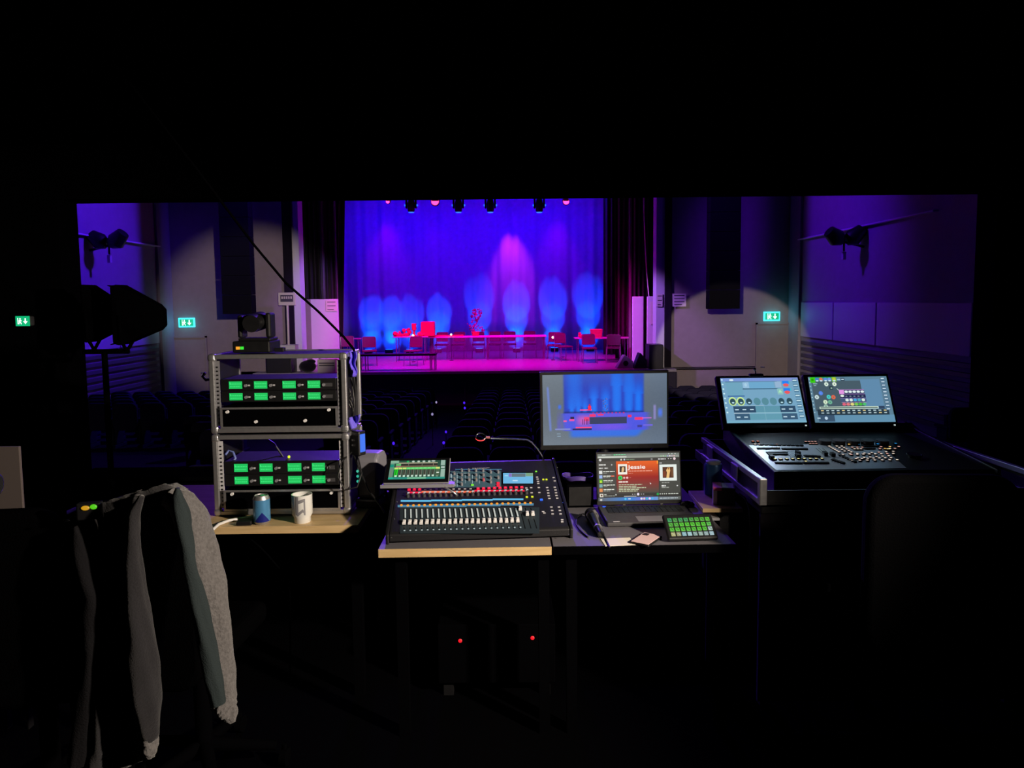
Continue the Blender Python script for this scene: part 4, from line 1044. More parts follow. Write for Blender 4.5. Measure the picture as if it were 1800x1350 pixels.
# channel strip knobs
kk = sknob('channel_knob', 692, 272, .006, .012, M['grey'], g_wh)
for (x, y) in ((692, 320), (692, 370), (758, 245), (758, 283), (758, 325), (758, 366), (820, 245), (820, 283), (822, 325), (882, 245), (884, 283), (945, 245), (948, 283), (1012, 258), (1012, 310), (1012, 345), (1078, 258), (1078, 308)): again(kk, x, y)
sknob('channel_knob', 885, 328, .006, .012, M['grey'], g_am); sknob('channel_knob', 950, 328, .006, .012, mat('rose_knob', (.5, .12, .15), .4), g_red)
m = MB()
for x in (790, 852, 914): srect(m, x-2, 270, x+2, 350, .0012)
srect(m, 660, 262, 672, 378, .0012); srect(m, 715, 262, 722, 378, .0012); srect(m, 774, 258, 800, 262, .0012)
m.build('printed_lines', mat('pale_blue_print', (.45, .6, .68), .5, emit=c8(50, 80, 95), es=1.0), t)
# lcd
sc_ = MB(); srect(sc_, 1122, 262, 1385, 352, .003, 0); srect(sc_, 1198, 266, 1318, 296, .0033, 1); srect(sc_, 1172, 266, 1197, 296, .0033, 2); srect(sc_, 1320, 262, 1385, 292, .0033, 3); srect(sc_, 1205, 325, 1250, 335, .0033, 4); srect(sc_, 1135, 285, 1165, 290, .0033, 4)
sc_.build('display', [g_lcd, glow('lcd_grey', (95, 115, 125)), glow('lcd_violet', (130, 110, 190)), glow('lcd_green_grey', (120, 160, 130)), glow('lcd_text', (190, 225, 245))], t)
m = MB(); srect(m, 1112, 252, 1395, 360, .0016); m.build('display_bezel', M['screenblack'], t)
a = mx(850, 222); b = mx(1004, 218); m = MB(); m.M = Msurf; m.text('SOUNDCRAFT', .011, (a[0], a[1], .001), (1, 0, 0), (0, 1, 0), 0, None, .02, b[0]-a[0]); m.build('maker_lettering', M['palegrey'], t)
for (x, y) in ((140, 828), (165, 662), (190, 512), (1700, 800), (1648, 520), (1598, 210)): sknob('screw', x, y, .003, .001, M['chrome'])

# ================================================================== TABLET on its stand above the mixer
A = F(673, 850, 2.80); B = F(788, 848, 2.80)
tw = .225; tl = .145
t = thing('tablet', 'tablet in a black frame showing green mixer faders, propped over the console', 'tablet', (A.x+.0, 2.80, A.z), R(1.2))
tilt = R(55)
Mt = frame((0, 0, 0), (1, 0, 0), (0, math.sin(R(42)), math.cos(R(42))))
# aim for the photographed outline
TW = F(790, 848, 2.80).x-F(674, 850, 2.80).x
top_py = 803; 
TH = .145
c42 = None
best = None
for deg in range(5, 85):
    ey_ = Vector((0, math.sin(R(deg)), math.cos(R(deg)))); q = A+ey_*TH
    # project
    v = q-CAM; import itertools
    a_ = math.pi/2-PITCH
    lx = v.x; ly = v.y*math.cos(a_)+v.z*math.sin(a_); lz = -v.y*math.sin(a_)+v.z*math.cos(a_)
    yy_ = ly/-lz
    py_ = 675+SHY-yy_*FPX
    if best is None or abs(py_-top_py) < best[0]: best = (abs(py_-top_py), deg)
deg = best[1]
Mt = frame((0, 0, 0), (1, 0, 0), (0, math.sin(R(deg)), math.cos(R(deg))))
m = MB(); m.M = Mt; m.box(0, TW, 0, TH, -.010, 0); m.build('body', M['grey'], t, bevel=.004, seg=3)
m = MB(); m.M = Mt; m.box(.003, TW-.003, .003, TH-.003, 0, .0008); m.build('glass', M['screenblack'], t)
s = Screen(TW-.036, TH-.036, 135, 68, M_=Mt @ Matrix.Translation((.018, .020, .001)))
s.rect(0, 0, 135, 68, (35, 75, 60)); s.rect(0, 0, 20, 10, (130, 175, 150)); s.rect(0, 10, 10, 62, (90, 140, 120)); s.rect(0, 14, 9, 24, (10, 140, 115)); s.rect(1, 30, 8, 60, (110, 130, 115))
s.rect(20, 8, 115, 11, (175, 170, 140)); s.rect(20, 12, 115, 19, (45, 40, 38)); s.rect(20, 20, 115, 23, (150, 110, 85)); s.rect(14, 12, 26, 19, (100, 190, 110)); s.rect(14, 20, 26, 26, (170, 110, 110))
for k in range(5): s.disc(42+k*13 if k else 42, 4, 3.4, 3.2, (20, 175, 95) if k == 0 else (185, 205, 190))
s.disc(104, 3, 5, 2.5, (190, 205, 195)); s.rect(36+8, 0+1, 45, 19, (120, 130, 115)); s.rect(77, 1, 78, 19, (120, 130, 115)); s.rect(104, 6, 105, 19, (150, 130, 110))
s.rect(10, 25, 122, 33, (80, 190, 90)); 
for k in range(11):
    x = 12+k*9.9; s.rect(x, 26, x+8.5, 31, (215, 225, 120) if k in (0, 1, 2, 10) else (120, 225, 130)); s.rect(x+.5, 33, x+8.5, 58, (20, 200, 30) if k == 0 else (72, 78, 66))
    s.rect(x+3.6, 34, x+5, 56, (15, 90, 20) if k == 0 else (28, 30, 26)); s.rect(x+6.6, 34, x+7.6, 56, (60, 230, 50) if k == 0 else (120, 130, 115)); s.rect(x+2.2, 53, x+7.4, 59, (195, 225, 205))
s.rect(112, 33, 121, 58, (75, 100, 75)); s.rect(114, 44, 120, 47, (225, 235, 225)); s.rect(113, 26, 121, 32, (220, 225, 120))
s.rect(123, 1, 133, 20, (150, 180, 165)); s.rect(124, 24, 133, 30, (185, 205, 195)); s.rect(124, 33, 134, 62, (150, 180, 165)); s.rect(0, 61, 135, 68, (40, 140, 125)); s.rect(45, 62, 90, 67, (120, 190, 150)); s.rect(1, 61, 12, 67, (20, 170, 140))
s.mb.build('screen', M['scr'], t)
t = thing('tablet_stand', 'grey tablet shelf bridging the back left of the mixing console', 'tablet stand', (A.x, 2.80, A.z), R(1.2))
m = MB(); m.box(-.01, TW+.02, -.006, .075, -.018, -.0135); m.box(-.01, TW+.02, -.009, -.005, -.018, -.004); m.build('shelf', M['grey'], t, bevel=.001)
z_low = DZ-A.z
m = MB(); m.tube([(.0, .06, -.016), (-.02, .16, -.05), (-.03, .30, z_low+.01)], .006, 8); m.build('leg', M['blackmetal'], t, smooth=60)
m = MB(); m.tube([(TW-.02, -.004, -.016), (TW+.02, -.03, -.032), (TW+.03, -.02, -.045)], .004, 8); m.build('bracket', M['alu'], t, smooth=60)
m = MB(); m.tube([(TW*.6, .06, -.016), (TW*.6, .11, .03), (TW*.6, .13, .05)], .005, 8); m.build('rear_support', M['blackmetal'], t, smooth=60)

# gooseneck lamp with red ring, plugged in behind the console
t = thing('gooseneck_microphone', 'gooseneck microphone with a red lit ring arching over the console', 'microphone', (0, 0, 0))
base = F(952, 800, 3.10)
t.location = base
def rel(px, py, D): return F(px, py, D)-base
m = MB(); m.tube([rel(957, 812, 3.12), rel(952, 800, 3.1), rel(944, 788, 3.09), rel(934, 777, 3.07), rel(926, 773, 3.05), rel(900, 771.5, 3.0), rel(876, 770.5, 2.96), rel(862, 770, 2.94)], .0042, 8)
m.build('gooseneck', M['chrome'], t, smooth=60)
rc_ = rel(845, 767.5, 2.92)
m = MB(); m.tube([rc_+Vector((.021*math.cos(a), 0.012*math.sin(a), .0125*math.sin(a))) for a in [2*math.pi*k/20 for k in range(20)]], .0028, 8, close=True)
m.build('ring', M['chrome'], t, smooth=60)
m = MB(); m.tube([rc_+Vector((.021*math.cos(a), 0.012*math.sin(a)-.001, .0125*math.sin(a)-.002)) for a in [R(200+k*14) for k in range(10)]], .0024, 8)
m.build('ring_light', glow('red_ring_light', (250, 60, 60), 1.3), t, smooth=60)
m = MB(); m.tube([rc_+Vector((.022, 0, -.003)), rc_+Vector((.038, .0, -.004))], .0045, 8); m.build('collar', glow('salmon_collar', (200, 110, 100), .8), t, smooth=60)
m = MB(); m.cyl(Vector((0, 0, 0))+rel(957, 812, 3.12)-Vector((0, 0, .0)), Vector(rel(957, 812, 3.12))+Vector((0, 0, -(rel(957, 812, 3.12).z+base.z-DZ))), .008); m.build('stem', M['black'], t, smooth=60)
# ================================================================== VIDEO MONITOR
MY = 3.08
a = F(955, 783, MY); b = F(1173, 657, MY); mw, mh = b.x-a.x, b.z-a.z
a2 = F(1170, 655, MY)
t = thing('video_monitor', 'flat monitor behind the laptop showing the stage in blue light', 'monitor', (a.x, MY, DZ), 0)
zb = a.z-DZ; rl = Matrix.Translation((0, 0, zb)) @ Matrix.Rotation(R(.8), 4, 'Y').inverted()
rl = Matrix.Translation((0, 0, zb)) @ Matrix.Rotation(R(-.4), 4, 'Y')
m = MB(); m.M = rl; m.box(-.012, mw+.008, .001, .03, -.022, mh+.012); m.build('casing', M['black'], t, bevel=.003)
m = MB(); m.cyl((mw/2, .04, .01), (mw/2, .035, zb+.1), .02, n=20); m.build('stand', M['black'], t, smooth=40)
MB().box(mw/2-.12, mw/2+.12, -.03, .12, 0, .012).build('foot', M['black'], t, bevel=.004)
cols = [(44, 345, 505), (52, 350, 510), (57, 350, 480), (66, 240, 495), (76, 270, 480), (88, 200, 480), (98, 220, 470), (107, 260, 470)]
def picture(u, v):                                   # camera picture of the stage: u right, v up
    x = 170+u*1175; y = 790-v*635
    base = (112-12*u, 124-8*u, 136)
    dv = 1-.12*math.sin(v*3.1); r_, g_, b_ = [c*dv for c in base]
    def mixc(c, k):
        nonlocal r_, g_, b_
        r_, g_, b_ = r_+(c[0]-r_)*k, g_+(c[1]-g_)*k, b_+(c[2]-b_)*k
    def ss(e0, e1, q): q = min(max((q-e0)/(e1-e0), 0), 1); return q*q*(3-2*q)
    inx = ss(355, 385, x)*(1-ss(1110, 1140, x))
    if y < 520: mixc((30, 60, 185), inx)
    if y < 520:
        mixc((60, 90, 190), inx*(1-ss(150, 330, y))*.6)
        for cx__, w__, top in ((445, 24, 340), (508, 24, 320), (570, 24, 330), (655, 34, 250), (765, 34, 260), (872, 42, 140), (985, 40, 200), (1075, 40, 220)):
            d = abs(x-cx__)/(w__*(1.5 if y < top+120 else 1)); k = max(0, 1-d*d*.8)*ss(top-60, top+160, y)*(1-ss(495, 520, y)); mixc((15, 120, 250), k*inx*.95)
        for cx__, w__ in ((470, 90), (870, 60), (985, 60)):
            d = abs(x-cx__)/w__; mixc((20, 110, 235), max(0, 1-d*d)*inx*.7*(1-ss(430, 500, y)))
        mixc((10, 25, 90), ss(480, 505, y)*inx*.8)
    if 505 < y < 740:
        xl = 440-(740-y)*.1-(60 if y < 660 else 0); xr_ = 1110+(40 if y < 660 else -(y-660)*1.0)
        k = ss(xl-40, xl+30, x)*(1-ss(xr_-30, xr_+60, x))
        mixc((75, 85, 225) if y < 660 else (50, 110, 225), k*(1-ss(700, 742, y)))
        mixc((200, 90, 190), k*max(0, 1-((x-560)/90)**2)*max(0, 1-((y-570)/60)**2))
        mixc((120, 80, 230), k*max(0, 1-((x-820)/200)**2)*max(0, 1-((y-630)/40)**2)*.8)
    mixc((90, 90, 200), max(0, 1-((x-325)/30)**2)*ss(430, 640, y)*(1-ss(640, 660, y))*.7)
    mixc((60, 110, 235), max(0, 1-((x-330)/20)**2)*max(0, 1-((y-445)/25)**2))
    mixc((110, 135, 220), max(0, 1-((x-218-(y-260)*.06)/14)**2)*ss(250, 280, y)*(1-ss(650, 670, y))*.8)
    mixc((80, 120, 235), max(0, 1-((x-1282)/28)**2)*max(0, 1-((y-510)/50)**2))
    mixc((150, 140, 210), max(0, 1-((x-1230)/16)**2)*ss(430, 450, y)*(1-ss(560, 580, y))*.8)
    g = random.uniform(-2, 2)
    return c8(max(r_+g, 0), max(g_+g, 0), max(b_+g, 0))
mb = MB(); mb.M = rl
NX, NY = 168, 92
cache = {}
def pc(u, v):
    k = (round(u*NX), round(v*NY))
    if k not in cache: cache[k] = picture(u, v)
    return cache[k]
mb.grid(lambda u, v: (mw*u, 0, mh*v), NX, NY, 0, pc)
Ms = rl @ Matrix.Rotation(R(90), 4, 'X')
s = Screen(mw, mh, 1175, 635, mb, Ms); s.layer = 2
def mr(x0, y0, x1, y1, c): s.rect(x0-170, y0-155, x1-170, y1-155, c)
mr(612, 540, 965, 603, (48, 58, 95)); mr(612, 512, 958, 542, (95, 85, 225)); mr(612, 515, 670, 538, (240, 50, 110)); mr(690, 514, 745, 528, (235, 50, 110))
mr(523, 470, 635, 480, (245, 80, 160)); mr(598, 440, 628, 478, (245, 30, 80)); mr(606, 425, 620, 442, (200, 20, 60)); mr(560, 540, 610, 575, (235, 60, 120)); mr(480, 628, 632, 640, (250, 70, 130)); mr(450, 642, 632, 656, (20, 25, 80))
mr(975, 525, 1010, 548, (240, 40, 100)); mr(1040, 548, 1120, 572, (245, 50, 110)); mr(1110, 552, 1200, 560, (200, 110, 210)); mr(420, 556, 468, 574, (235, 80, 170)); mr(365, 566, 395, 580, (240, 90, 150))
for x in (545, 560, 580, 592): mr(x, 560, x+6, 608, (60, 20, 90))
for k in range(26): mr(740+random.uniform(0, 48), 370+random.uniform(0, 120), 0, 0, (0, 0, 0)) if False else s.disc(740-170+random.uniform(0, 45), 375-155+k*4.6, 6, 4, (60, 70, 140) if k % 2 else (95, 110, 200), 8)
for k in range(9): mr(640+k*36, 500, 655+k*36, 510, (200, 40, 120))
mr(430, 535, 466, 556, (30, 25, 70)); mr(300, 684, 336, 690, (140, 165, 185)); mr(304, 706, 338, 712, (140, 165, 185)); mr(1065, 618, 1110, 640, (60, 60, 150)); mr(285, 640, 430, 652, (130, 140, 205)); mr(1120, 612, 1210, 628, (110, 100, 220))
s.mb.M = Matrix.Identity(4)
scrn = s.mb.build('screen', M['scr'], t)

# ================================================================== LAPTOP
LA = G(1053, 889, DZ+.018); LB = G(1211, 886, DZ+.018)
lyaw = math.atan2(LB.y-LA.y, LB.x-LA.x)+R(.6)
t = thing('laptop', 'open laptop playing music on its screen at the right of the console', 'laptop', (LA.x, LA.y, DZ), lyaw)
lw = .362; ld = .235
MB().box(-.006, lw-.004, -ld, .0, .003, .018).build('base', M['darkgrey'], t, bevel=.004, seg=3)
m = MB()
for r_ in range(5):
    n = 14 if r_ else 16
    for k in range(n):
        x0 = .022+k*(lw-.05)/n; 
        if r_ == 4 and 4 <= k <= 8: continue
        m.box(x0+.001, x0+(lw-.05)/n-.002, -.036-r_*.018-.0, -.036-r_*.018+.0145, .018, .0198)
m.box(.022+4*(lw-.05)/14, .022+9*(lw-.05)/14-.002, -.108, -.0935, .018, .0198)
m.build('keyboard', M['black'], t)
MB().box(lw*.33, lw*.33+.115, -ld+.012, -ld+.078, .018, .0184).build('touchpad', M['grey'], t)
MB().box(.012, .026, -.022, -.014, .018, .0195).build('power_light', g_bl, t)
MB().box(.02, .045, -ld+.012, -ld+.02, .018, .0184).build('sticker', M['palegrey'], t)
MB().box(lw*.28, lw*.31, .0, .003, .016, .022).build('hinge', M['chrome'], t); MB().box(lw*.72, lw*.75, .0, .003, .016, .022).build('hinge', M['chrome'], t)
lh = .203
Ml = Matrix.Translation((-.008, .004, .018)) @ Matrix.Rotation(R(90-8), 4, 'X')
m = MB(); m.M = Ml; m.box(0, lw, 0, lh+.02, -.008, 0); m.build('lid', M['black'], t, bevel=.002)
s = Screen(lw-.012, lh-.006, 1800, 1029, M_=Ml @ Matrix.Translation((.006, .018, .0008)))
def q(x0, y0, x1, y1, c): s.rect((x0-60)/1600*1800*1.0, (y0-60)*1.115, (x1-60)/1600*1800, (y1-60)*1.115, c)
s.rect(0, 0, 1800, 1029, (58, 58, 56)); s.rect(0, 0, 1800, 55, (115, 122, 116)); s.rect(0, 50, 1800, 95, (140, 146, 138)); s.rect(20, 55, 640, 84, (200, 205, 195))
s.hgrad(300, 8, 640, 40, (90, 105, 95), (100, 120, 105)); s.disc(375, 22, 18, 16, (60, 200, 120)); s.lines(400, 12, [220], 0, 18, (120, 215, 160)); s.lines(100, 14, [90], 0, 16, (200, 205, 200))
for k, c in enumerate([(150, 190, 150), (170, 200, 170), (120, 190, 140), (150, 160, 210), (235, 220, 225), (190, 170, 190), (225, 180, 180)]): s.disc(1400+k*48, 66, 15, 14, c)
for k in range(3): s.disc(1570+k*70, 20, 13, 10, (205, 210, 205))
s.rect(0, 95, 1800, 160, (48, 48, 48)); s.disc(60, 132, 28, 26, (225, 225, 225)); s.disc(520, 132, 20, 20, (205, 200, 190)); s.disc(590, 130, 20, 20, (190, 200, 215)); s.lines(630, 120, [190], 0, 16, (110, 130, 105)); s.disc(1190, 130, 24, 20, (130, 130, 130)); s.lines(1330, 120, [170], 0, 22, (215, 215, 215)); s.disc(1560, 128, 13, 13, (200, 200, 200)); s.disc(1615, 128, 13, 13, (200, 200, 200)); s.disc(1690, 128, 30, 28, (235, 210, 215))
s.rect(0, 165, 395, 890, (62, 62, 60)); s.lines(30, 225, [150], 0, 26, (215, 215, 210)); s.lines(30, 298, [90, ], 0, 26, (205, 205, 200)); s.lines(150, 298, [75], 0, 26, (205, 205, 200)); s.disc(310, 240, 14, 16, (190, 190, 190))
thumbs = [(225, 228, 225), (150, 180, 235), (90, 190, 40), (120, 170, 170), (225, 140, 80)]
for k, c in enumerate(thumbs):
    y0 = 365+k*98; s.rect(30, y0, 100, y0+72, c); s.lines(120, y0+12, [250-20*(k % 3)], 0, 20, (225, 228, 218)); s.lines(120, y0+46, [90+50*(k % 3)], 0, 14, (150, 155, 145))
    if k == 1: s.rect(290, y0+12, 360, y0+34, (240, 110, 85))
    if k == 2: s.poly([(40, y0+65), (64, y0+10), (92, y0+65)], (215, 235, 60))
s.vgrad(405, 165, 1330, 520, (232, 92, 10), (150, 10, 12)); s.vgrad(405, 520, 1330, 860, (150, 12, 14), (72, 68, 62)); s.rect(1300, 165, 1330, 230, (245, 150, 40))
s.rect(445, 230, 645, 455, (238, 236, 226)); s.rect(478, 275, 612, 408, (70, 42, 28)); s.poly([(520, 408), (528, 320), (548, 290), (575, 300), (580, 350), (560, 408)], (225, 185, 130)); s.rect(480, 280, 515, 400, (40, 26, 20))
s.text('Jessie', 668, 335, 118, (252, 250, 245), width=375, bold=.012)
s.lines(672, 378, [520], 0, 15, (245, 170, 150)); s.lines(672, 425, [95], 0, 13, (220, 130, 110)); s.lines(650, 190, [50], 0, 12, (250, 200, 160))
s.disc(490, 530, 50, 48, (30, 205, 95)); s.poly([(474, 508), (474, 552), (514, 530)], (20, 60, 30)); s.disc(575, 528, 22, 24, (225, 190, 185)); s.disc(640, 528, 26, 24, (240, 190, 190)); s.lines(690, 524, [35], 0, 8, (200, 130, 120))
s.lines(450, 605, [205], 0, 28, (240, 225, 215)); s.lines(452, 672, [510, 395, 595, 440, 410], 35, 18, (190, 200, 165)); s.poly([(1130, 640), (1165, 672), (1142, 680)], (245, 245, 245))
s.rect(1345, 165, 1800, 870, (66, 68, 64)); s.lines(1355, 212, [60], 0, 14, (200, 200, 200))
s.rect(1352, 255, 1730, 610, (228, 236, 230)); s.rect(1420, 308, 1660, 548, (82, 42, 20)); s.poly([(1500, 548), (1515, 430), (1500, 380), (1535, 320), (1580, 320), (1590, 390), (1575, 450), (1560, 548)], (235, 190, 120)); s.rect(1430, 400, 1490, 520, (120, 50, 20)); s.rect(1610, 340, 1650, 520, (110, 70, 40)); s.disc(1550, 345, 18, 22, (150, 90, 50))
s.lines(1395, 640, [165], 0, 22, (150, 152, 146)); s.lines(1390, 706, [90], 0, 28, (235, 235, 232)); s.lines(1390, 748, [160], 0, 16, (165, 168, 160)); s.disc(1735, 722, 15, 14, (225, 225, 225))
s.rect(0, 872, 1800, 955, (42, 42, 42)); s.rect(30, 868, 110, 940, (225, 220, 205)); s.rect(52, 888, 90, 922, (90, 60, 45)); s.lines(130, 880, [50], 0, 16, (210, 215, 205)); s.lines(130, 910, [230], 0, 14, (165, 172, 160)); s.disc(385, 895, 15, 15, (200, 205, 200))
s.disc(870, 892, 28, 28, (235, 225, 245)); [s.disc(x, 892, 13, 13, (165, 160, 165)) for x in (750, 800, 940, 990)]
s.rect(560, 928, 830, 940, (225, 225, 225)); s.rect(830, 930, 1200, 936, (110, 112, 108)); s.disc(1300, 898, 28, 26, (20, 160, 75)); [s.disc(1355+k*45, 896, 14, 13, (200, 205, 195)) for k in range(4)]; s.lines(1530, 886, [220], 0, 18, (205, 212, 200))
s.hgrad(0, 955, 700, 1029, (95, 100, 98), (45, 130, 215)); s.hgrad(700, 955, 1000, 1029, (45, 130, 215), (110, 110, 210)); s.hgrad(1000, 955, 1300, 1029, (110, 110, 210), (95, 150, 215)); s.hgrad(1300, 955, 1800, 1029, (95, 110, 125), (90, 95, 92))
for x, c in ((590, (70, 200, 235)), (940, (230, 230, 235)), (1000, (225, 200, 190)), (1060, (50, 190, 200)), (1120, (225, 215, 245)), (1180, (60, 180, 230))): s.disc(x, 990, 24, 24, c)
s.lines(650, 980, [60], 0, 20, (215, 220, 235)); s.lines(1340, 980, [400], 0, 20, (190, 200, 205)); s.disc(60, 1000, 25, 22, (210, 210, 205))
s.mb.build('screen', M['scr'], t)

# ================================================================== BUTTON PAD, PHONE, HANDHELD MICROPHONE
A = G(1176, 955, DZ); B = G(1262, 952, DZ)
t = thing('button_pad', 'black control pad with four rows of lit green and white buttons', 'control pad', ((A.x+B.x)/2, A.y, DZ), math.atan2(B.y-A.y, B.x-A.x))
pw = .186; ph = .108; tl_ = R(38)
Mp = Matrix.Translation((0, .005, .012)) @ Matrix.Rotation(tl_, 4, 'X')
m = MB(); m.M = Mp; m.box(-pw/2, pw/2, 0, ph, -.012, .004); m.build('body', M['black'], t, bevel=.006, seg=3)
m = MB(); m.prismx([(.03, 0), (.10, 0), (.085, .05), (.04, .02)], -pw/2+.02, pw/2-.02); m.build('foot', M['black'], t, bevel=.003)
kc = [[(40, 150, 90), (60, 150, 60), (50, 150, 80), (50, 150, 80), (60, 150, 60), (70, 160, 50), (70, 160, 50), (80, 180, 50)],
      [(70, 170, 50)]*2+[(75, 190, 40)]*5+[(80, 180, 70)], [(75, 185, 45)]*7+[(160, 185, 175)],
      [(170, 170, 110), (150, 150, 110), (130, 175, 185), (150, 190, 195), (120, 150, 145), (140, 165, 155), (135, 160, 160), (150, 180, 190)]]
gm = {}
for r_ in range(4):
    for k in range(8):
        c = kc[r_][k]
        if c not in gm: gm[c] = glow('key_%d_%d_%d' % c, c, 1.0)
        kx = -pw/2+.022+k*.0204; kyy = ph-.026-r_*.0205
        m = MB(); m.M = Mp @ Matrix.Translation((kx, kyy, .004)); m.box(-.0078, .0078, -.0078, .0078, 0, .0022); o = m.build('lit_button', gm[c], t, bevel=.001)
        m = MB(); m.M = Mp @ Matrix.Translation((kx, kyy, .0064)); 
        m.add([(-.005, .005, 0), (-.003, .005, 0), (.005, -.005, 0), (.003, -.005, 0)], [(0, 1, 2, 3)][::-1] if False else [(3, 2, 1, 0)]); m.build('icon', M['screenblack'] if r_ < 3 else g_wh, o)
A = G(1112, 948, DZ); B = G(1150, 960, DZ)
t = thing('smartphone', 'phone in a pale pink case lying face down before the laptop', 'phone', (G(1136, 951, DZ).x, G(1136, 951, DZ).y, DZ), R(-35))
m = MB(); m.box(-.037, .037, -.062, .062, 0, .009); m.build('body', M['black'], t, bevel=.006, seg=3)
m = MB(); m.box(-.034, .034, -.059, .059, .009, .0105); m.build('back_cover', M['pinkcase'], t, bevel=.004)
m = MB(); m.box(-.028, -.008, .028, .050, .0105, .0125); m.build('camera_bump', M['black'], t, bevel=.003)
p0 = G(1037, 912, DZ); p1 = G(1066, 962, DZ); dv = (p1-p0); dv.z = 0
t = thing('handheld_microphone', 'black handheld microphone with silver collar lying left of the laptop', 'microphone', p0, math.atan2(dv.y, dv.x))
L_ = .235
m = MB(); m.sphere((.025, 0, .026), .026, n=18, sc=(1.15, 1, 1)); m.build('grille_head', M['blackmetal'], t, smooth=80)
m = MB(); m.cyl((.050, 0, .026), (.058, 0, .026), .0255, n=24); m.build('collar', M['chrome'], t, smooth=40)
m = MB(); m.tube([(.058, 0, .025), (.10, 0, .022), (.19, 0, .015), (L_, 0, .013)], [.022, .019, .014, .013], 20); m.build('handle', M['blackgloss'], t, smooth=40)
m = MB(); m.cyl((.165, 0, .0165), (.172, 0, .016), .0165, n=20); m.build('ring', M['alu'], t, smooth=40)
m = MB(); m.tube([G(1040, 905, DZ+.004), G(1024, 903, DZ+.004), G(1014, 910, DZ+.004), G(1013, 922, DZ+.004), G(1022, 934, DZ+.004), G(1034, 944, DZ+.004)], .003, 8)
tag(m.build('cable_loop', M['rubber'], smooth=60), 'thin black cable looping behind the handheld microphone', 'cable')
m = MB(); m.tube([G(1050, 905, DZ+.003), G(1056, 925, DZ+.003), G(1061, 940, DZ+.003), G(1072, 962, DZ+.003)], .0028, 8)
tag(m.build('charger_cable', M['rubber'], smooth=60), 'black lead between the microphone and the laptop', 'cable')
tag(MB().box(-.055, .055, -.04, .04, 0, .0012).build('paper_slip', M['paper'], loc=G(1086, 953, DZ)+Vector((0, .0, .0005)), rotz=R(5)), 'pale paper slip on the desk between microphone and phone', 'paper')
m = MB(); m.sphere((0, 0, .018), .02, n=14, sc=(1.6, 1, .9)); tag(m.build('computer_mouse', M['blackgloss'], loc=G(1208, 895, DZ+.0), smooth=80), 'glossy black computer mouse behind the button pad', 'mouse')
# dark kit behind the laptop: box with violet-lit top and coiled cables
p = G(1012, 872, DZ)
t = thing('signal_box', 'small black box behind the handheld microphone, left of the laptop', 'electronics box', (p.x, 2.97, DZ), R(3))
MB().box(-.055, .06, 0, .14, 0, .10).build('body', M['voidblack'], t, bevel=.004)
MB().box(-.045, .05, -.002, 0, .01, .09).build('front_plate', M['black'], t)
m = MB()
for k in range(4):
    m.tube([Vector((p.x, 3.05, DZ+.108))+Vector(((.055+.004*k)*math.cos(a_), .045*math.sin(a_), .004*k+.004*math.sin(a_*3))) for a_ in [2*math.pi*j/18 for j in range(18)]], .004, 6, close=True)
tag(m.build('coiled_cable', mat('violet_lit_lead', (.07, .04, .22), .5), smooth=60), 'coil of cable lying on the small black box', 'cable')  # cable colour carries the violet light falling on the coil

# ================================================================== RIGHT SIDE: table, case tray, lighting console
CXL, CXR = .925, 2.02; CZT = .90
t = thing('console_table', 'black table under the lighting console on the right', 'table', (CXL+.02, 2.66, 0))
MB().box(0, CXR-CXL-.02, 0, .98, .80, .845).build('tabletop', M['black'], t, bevel=.003)
MB().box(0, CXR-CXL-.02, .005, .02, .05, .80).build('front_drape', M['velvet'], t)
for x in (.03, CXR-CXL-.09):
    for y in (.06, .90): MB().box(x, x+.04, y, y+.04, 0, .80).build('leg', M['blackmetal'], t)
t = thing('flight_case_tray', 'open flight case tray with aluminium rails holding the lighting console', 'flight case', (CXL, 2.62, .845))
tw_, td_ = CXR-CXL, .83; th_ = .10
MB().box(.01, tw_-.01, .01, td_-.01, 0, .008).build('tray_floor', M['blackmetal'], t)
for nm, x0, x1 in (('side_panel', .006, .014), ('side_panel', tw_-.014, tw_-.006)): MB().box(x0, x1, .01, td_-.01, .008, th_-.01).build(nm, M['black'], t)
MB().box(.014, tw_-.014, .006, .014, .008, th_-.045).build('front_panel', M['black'], t); MB().box(.014, tw_-.014, td_-.014, td_-.006, .008, th_-.01).build('rear_panel', M['black'], t)
for x in (0, tw_-.022):
    MB().box(x, x+.022, 0, td_, th_-.022, th_).build('top_rail', M['alu'], t, bevel=.002); MB().box(x, x+.022, 0, td_, 0, .020).build('bottom_rail', M['alu'], t, bevel=.002)
    MB().box(x-.002, x+.026, -.004, .024, -.0, th_+.002).build('corner_post', M['alu'], t, bevel=.003)
for k, y in enumerate((.25, .62)): MB().box(-.006, .0, y, y+.09, .03, .09).build('latch', M['alu'], t, bevel=.004)
# console body
KX0 = 1.035; KX1 = 1.93; KF = 2.76; KB = 3.30; zf_ = .935; zb_ = .985
t = thing('lighting_console', 'wide lighting console with rows of lit keys under two touchscreens', 'lighting console', (KX0, KF, .853))
kw = KX1-KX0; kd = KB-KF; h0 = zf_-.853; h1 = zb_-.853
MB().prismx([(0, 0), (0, h0-.02), (.02, h0), (kd, h1), (kd+.10, h1+.03), (kd+.14, h1+.02), (kd+.14, 0)], 0, kw).build('chassis', M['blackmetal'], t, bevel=.004)
eyv = Vector((0, kd-.02, h1-h0)); Mk = frame((0, .02, h0), (1, 0, 0), eyv)
Wk = Matrix.Translation((KX0, KF, .853)) @ Mk; Ik = Wk.inverted(); Nk = Wk.to_3x3() @ Vector((0, 0, 1)); Pk = Wk.translation
def kx_(px, py): q_ = Ik @ PL(1290+px/5.143, 760+py/5.143, Pk, Nk); return q_.x, q_.y
silver = mat('silver_grey_fascia', (.75, .80, .86), .42, metal=.75, spec=.6)
m = MB(); m.M = Mk
